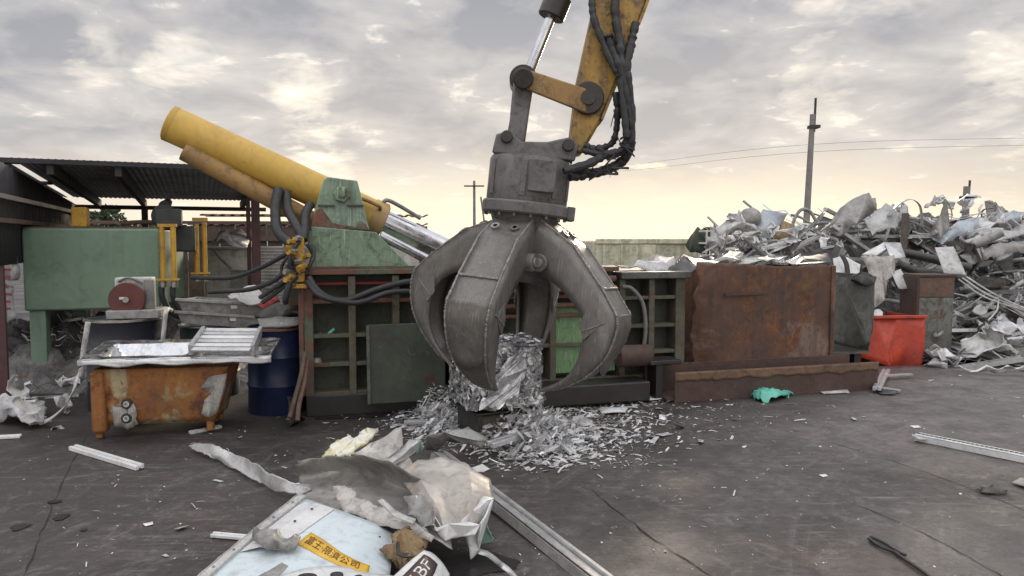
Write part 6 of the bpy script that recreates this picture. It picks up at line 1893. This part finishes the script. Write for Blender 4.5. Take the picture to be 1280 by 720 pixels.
mb, mw = MB(), MB()
for k in range(7000):
    r_ = rs.random()
    if r_ < .42:
        px, py, hh = rs.gauss(662, 38), rs.gauss(549, 14), .28
    elif r_ < .62:
        px, py, hh = rs.gauss(548, 26), rs.gauss(527, 13), .30
    elif r_ < .80:
        px, py, hh = rs.gauss(715, 55), rs.gauss(545, 24), .03
    else:
        px, py, hh = rs.gauss(680, 110), rs.gauss(520, 17), .02
    if py < 492 or (py > 590):
        continue
    p = gd(px, py)
    near = math.exp(-((px - 650) / 60) ** 2 - ((py - 545) / 22) ** 2) + math.exp(-((px - 547) / 24) ** 2 - ((py - 515) / 22) ** 2)
    p.z = .006 + hh * rs.random() * min(1, near * 1.1)
    s = min(rs.lognormvariate(-4.35, .6), .06)
    flake(mb if rs.random() < .5 else mw, p, s, .7 if p.z > .03 else .25, rs.choice((1, 1, 2.2, 3)))
o = mb.build('shredded_foil', flake_mat, smooth=0, kind='stuff', thick=.001); o['label'] = 'shredded shiny foil scattered around the bale'; o['category'] = 'shredded metal'
o = mw.build('shredded_paint_chips', white_flake, smooth=0, kind='stuff', thick=.001); o['label'] = 'shredded white chips scattered around the bale'; o['category'] = 'shredded metal'
mb = MB()
for k in range(900):   # fine grit all over the slab
    px, py = rs.uniform(20, 1280), 480 + 250 * rs.random() ** 1.3
    if rs.random() > .35 + .65 * math.exp(-((px - 600) / 330) ** 2):
        continue
    p = gd(px, py, .004); flake(mb, p, rs.uniform(.003, .009) * (.7 + p.y / 9), .2)
o = mb.build('fine_grit', white_flake, smooth=0, kind='stuff'); o['label'] = 'fine pale grit sprinkled over the dark slab'; o['category'] = 'grit'

chipm = []
for i in range(6):
    mb = MB(); flake(mb, Vector((0, 0, 0)), 1.0, .15, rs.choice((1, 1.5, 2.4))); chipm.append(mb.mesh('metal_chip', white_flake if i % 2 else flake_mat, 0))
spots = [(240, 556, .045), (285, 563, .03), (148, 595, .02), (145, 608, .022), (272, 602, .03), (242, 634, .045), (186, 657, .035), (251, 628, .02), (185, 657, .02), (108, 707, .025), (207, 696, .02), (97, 683, .03), (226, 662, .05),
         (431, 568, .09), (345, 570, .02), (346, 577, .02), (355, 585, .02), (410, 541, .05), (770, 565, .06), (705, 588, .09), (690, 585, .04), (750, 597, .03), (768, 575, .02), (1000, 527, .06), (1068, 525, .05), (1042, 509, .035),
         (1036, 524, .02), (960, 522, .03), (905, 500, .04), (870, 510, .05), (1145, 535, .05), (842, 590, .025), (843, 581, .02), (918, 618, .04), (875, 540, .02), (955, 590, .02), (1030, 596, .035), (960, 588, .02), (850, 625, .015), (845, 612, .015),
         (880, 498, .05), (893, 512, .03), (910, 507, .03), (855, 504, .04), (823, 512, .06), (828, 506, .03), (783, 528, .05), (800, 545, .03), (816, 548, .06), (790, 560, .03), (760, 545, .03), (730, 560, .04), (720, 575, .03), (700, 600, .03), (660, 588, .03),
         (1120, 575, .02), (1200, 470, .03), (1190, 482, .03), (1165, 476, .03), (330, 545, .03), (300, 548, .04), (210, 555, .03), (420, 530, .03), (450, 525, .03), (470, 545, .03), (370, 560, .015), (140, 565, .02), (60, 575, .02), (30, 600, .015), (120, 640, .02)]
for i, (px, py, s) in enumerate(spots):
    o = bpy.data.objects.new('metal_chip', chipm[i % 6]); COL.objects.link(o)
    p = gd(px, py); o.location = (p.x, p.y, s * .22 + .003); o.scale = (s * .8, s * .8, s * .6); o.rotation_euler = (0, 0, rs.uniform(0, 6.28))
    dull = i % 2 == 0
    o['label'] = ('small shiny metal chip' if dull else 'small white painted chip') + ' lying loose on the dark slab'; o['category'] = 'chip'
    o['group'] = ('shiny metal chips' if dull else 'white painted chips') + ' loose on the slab'
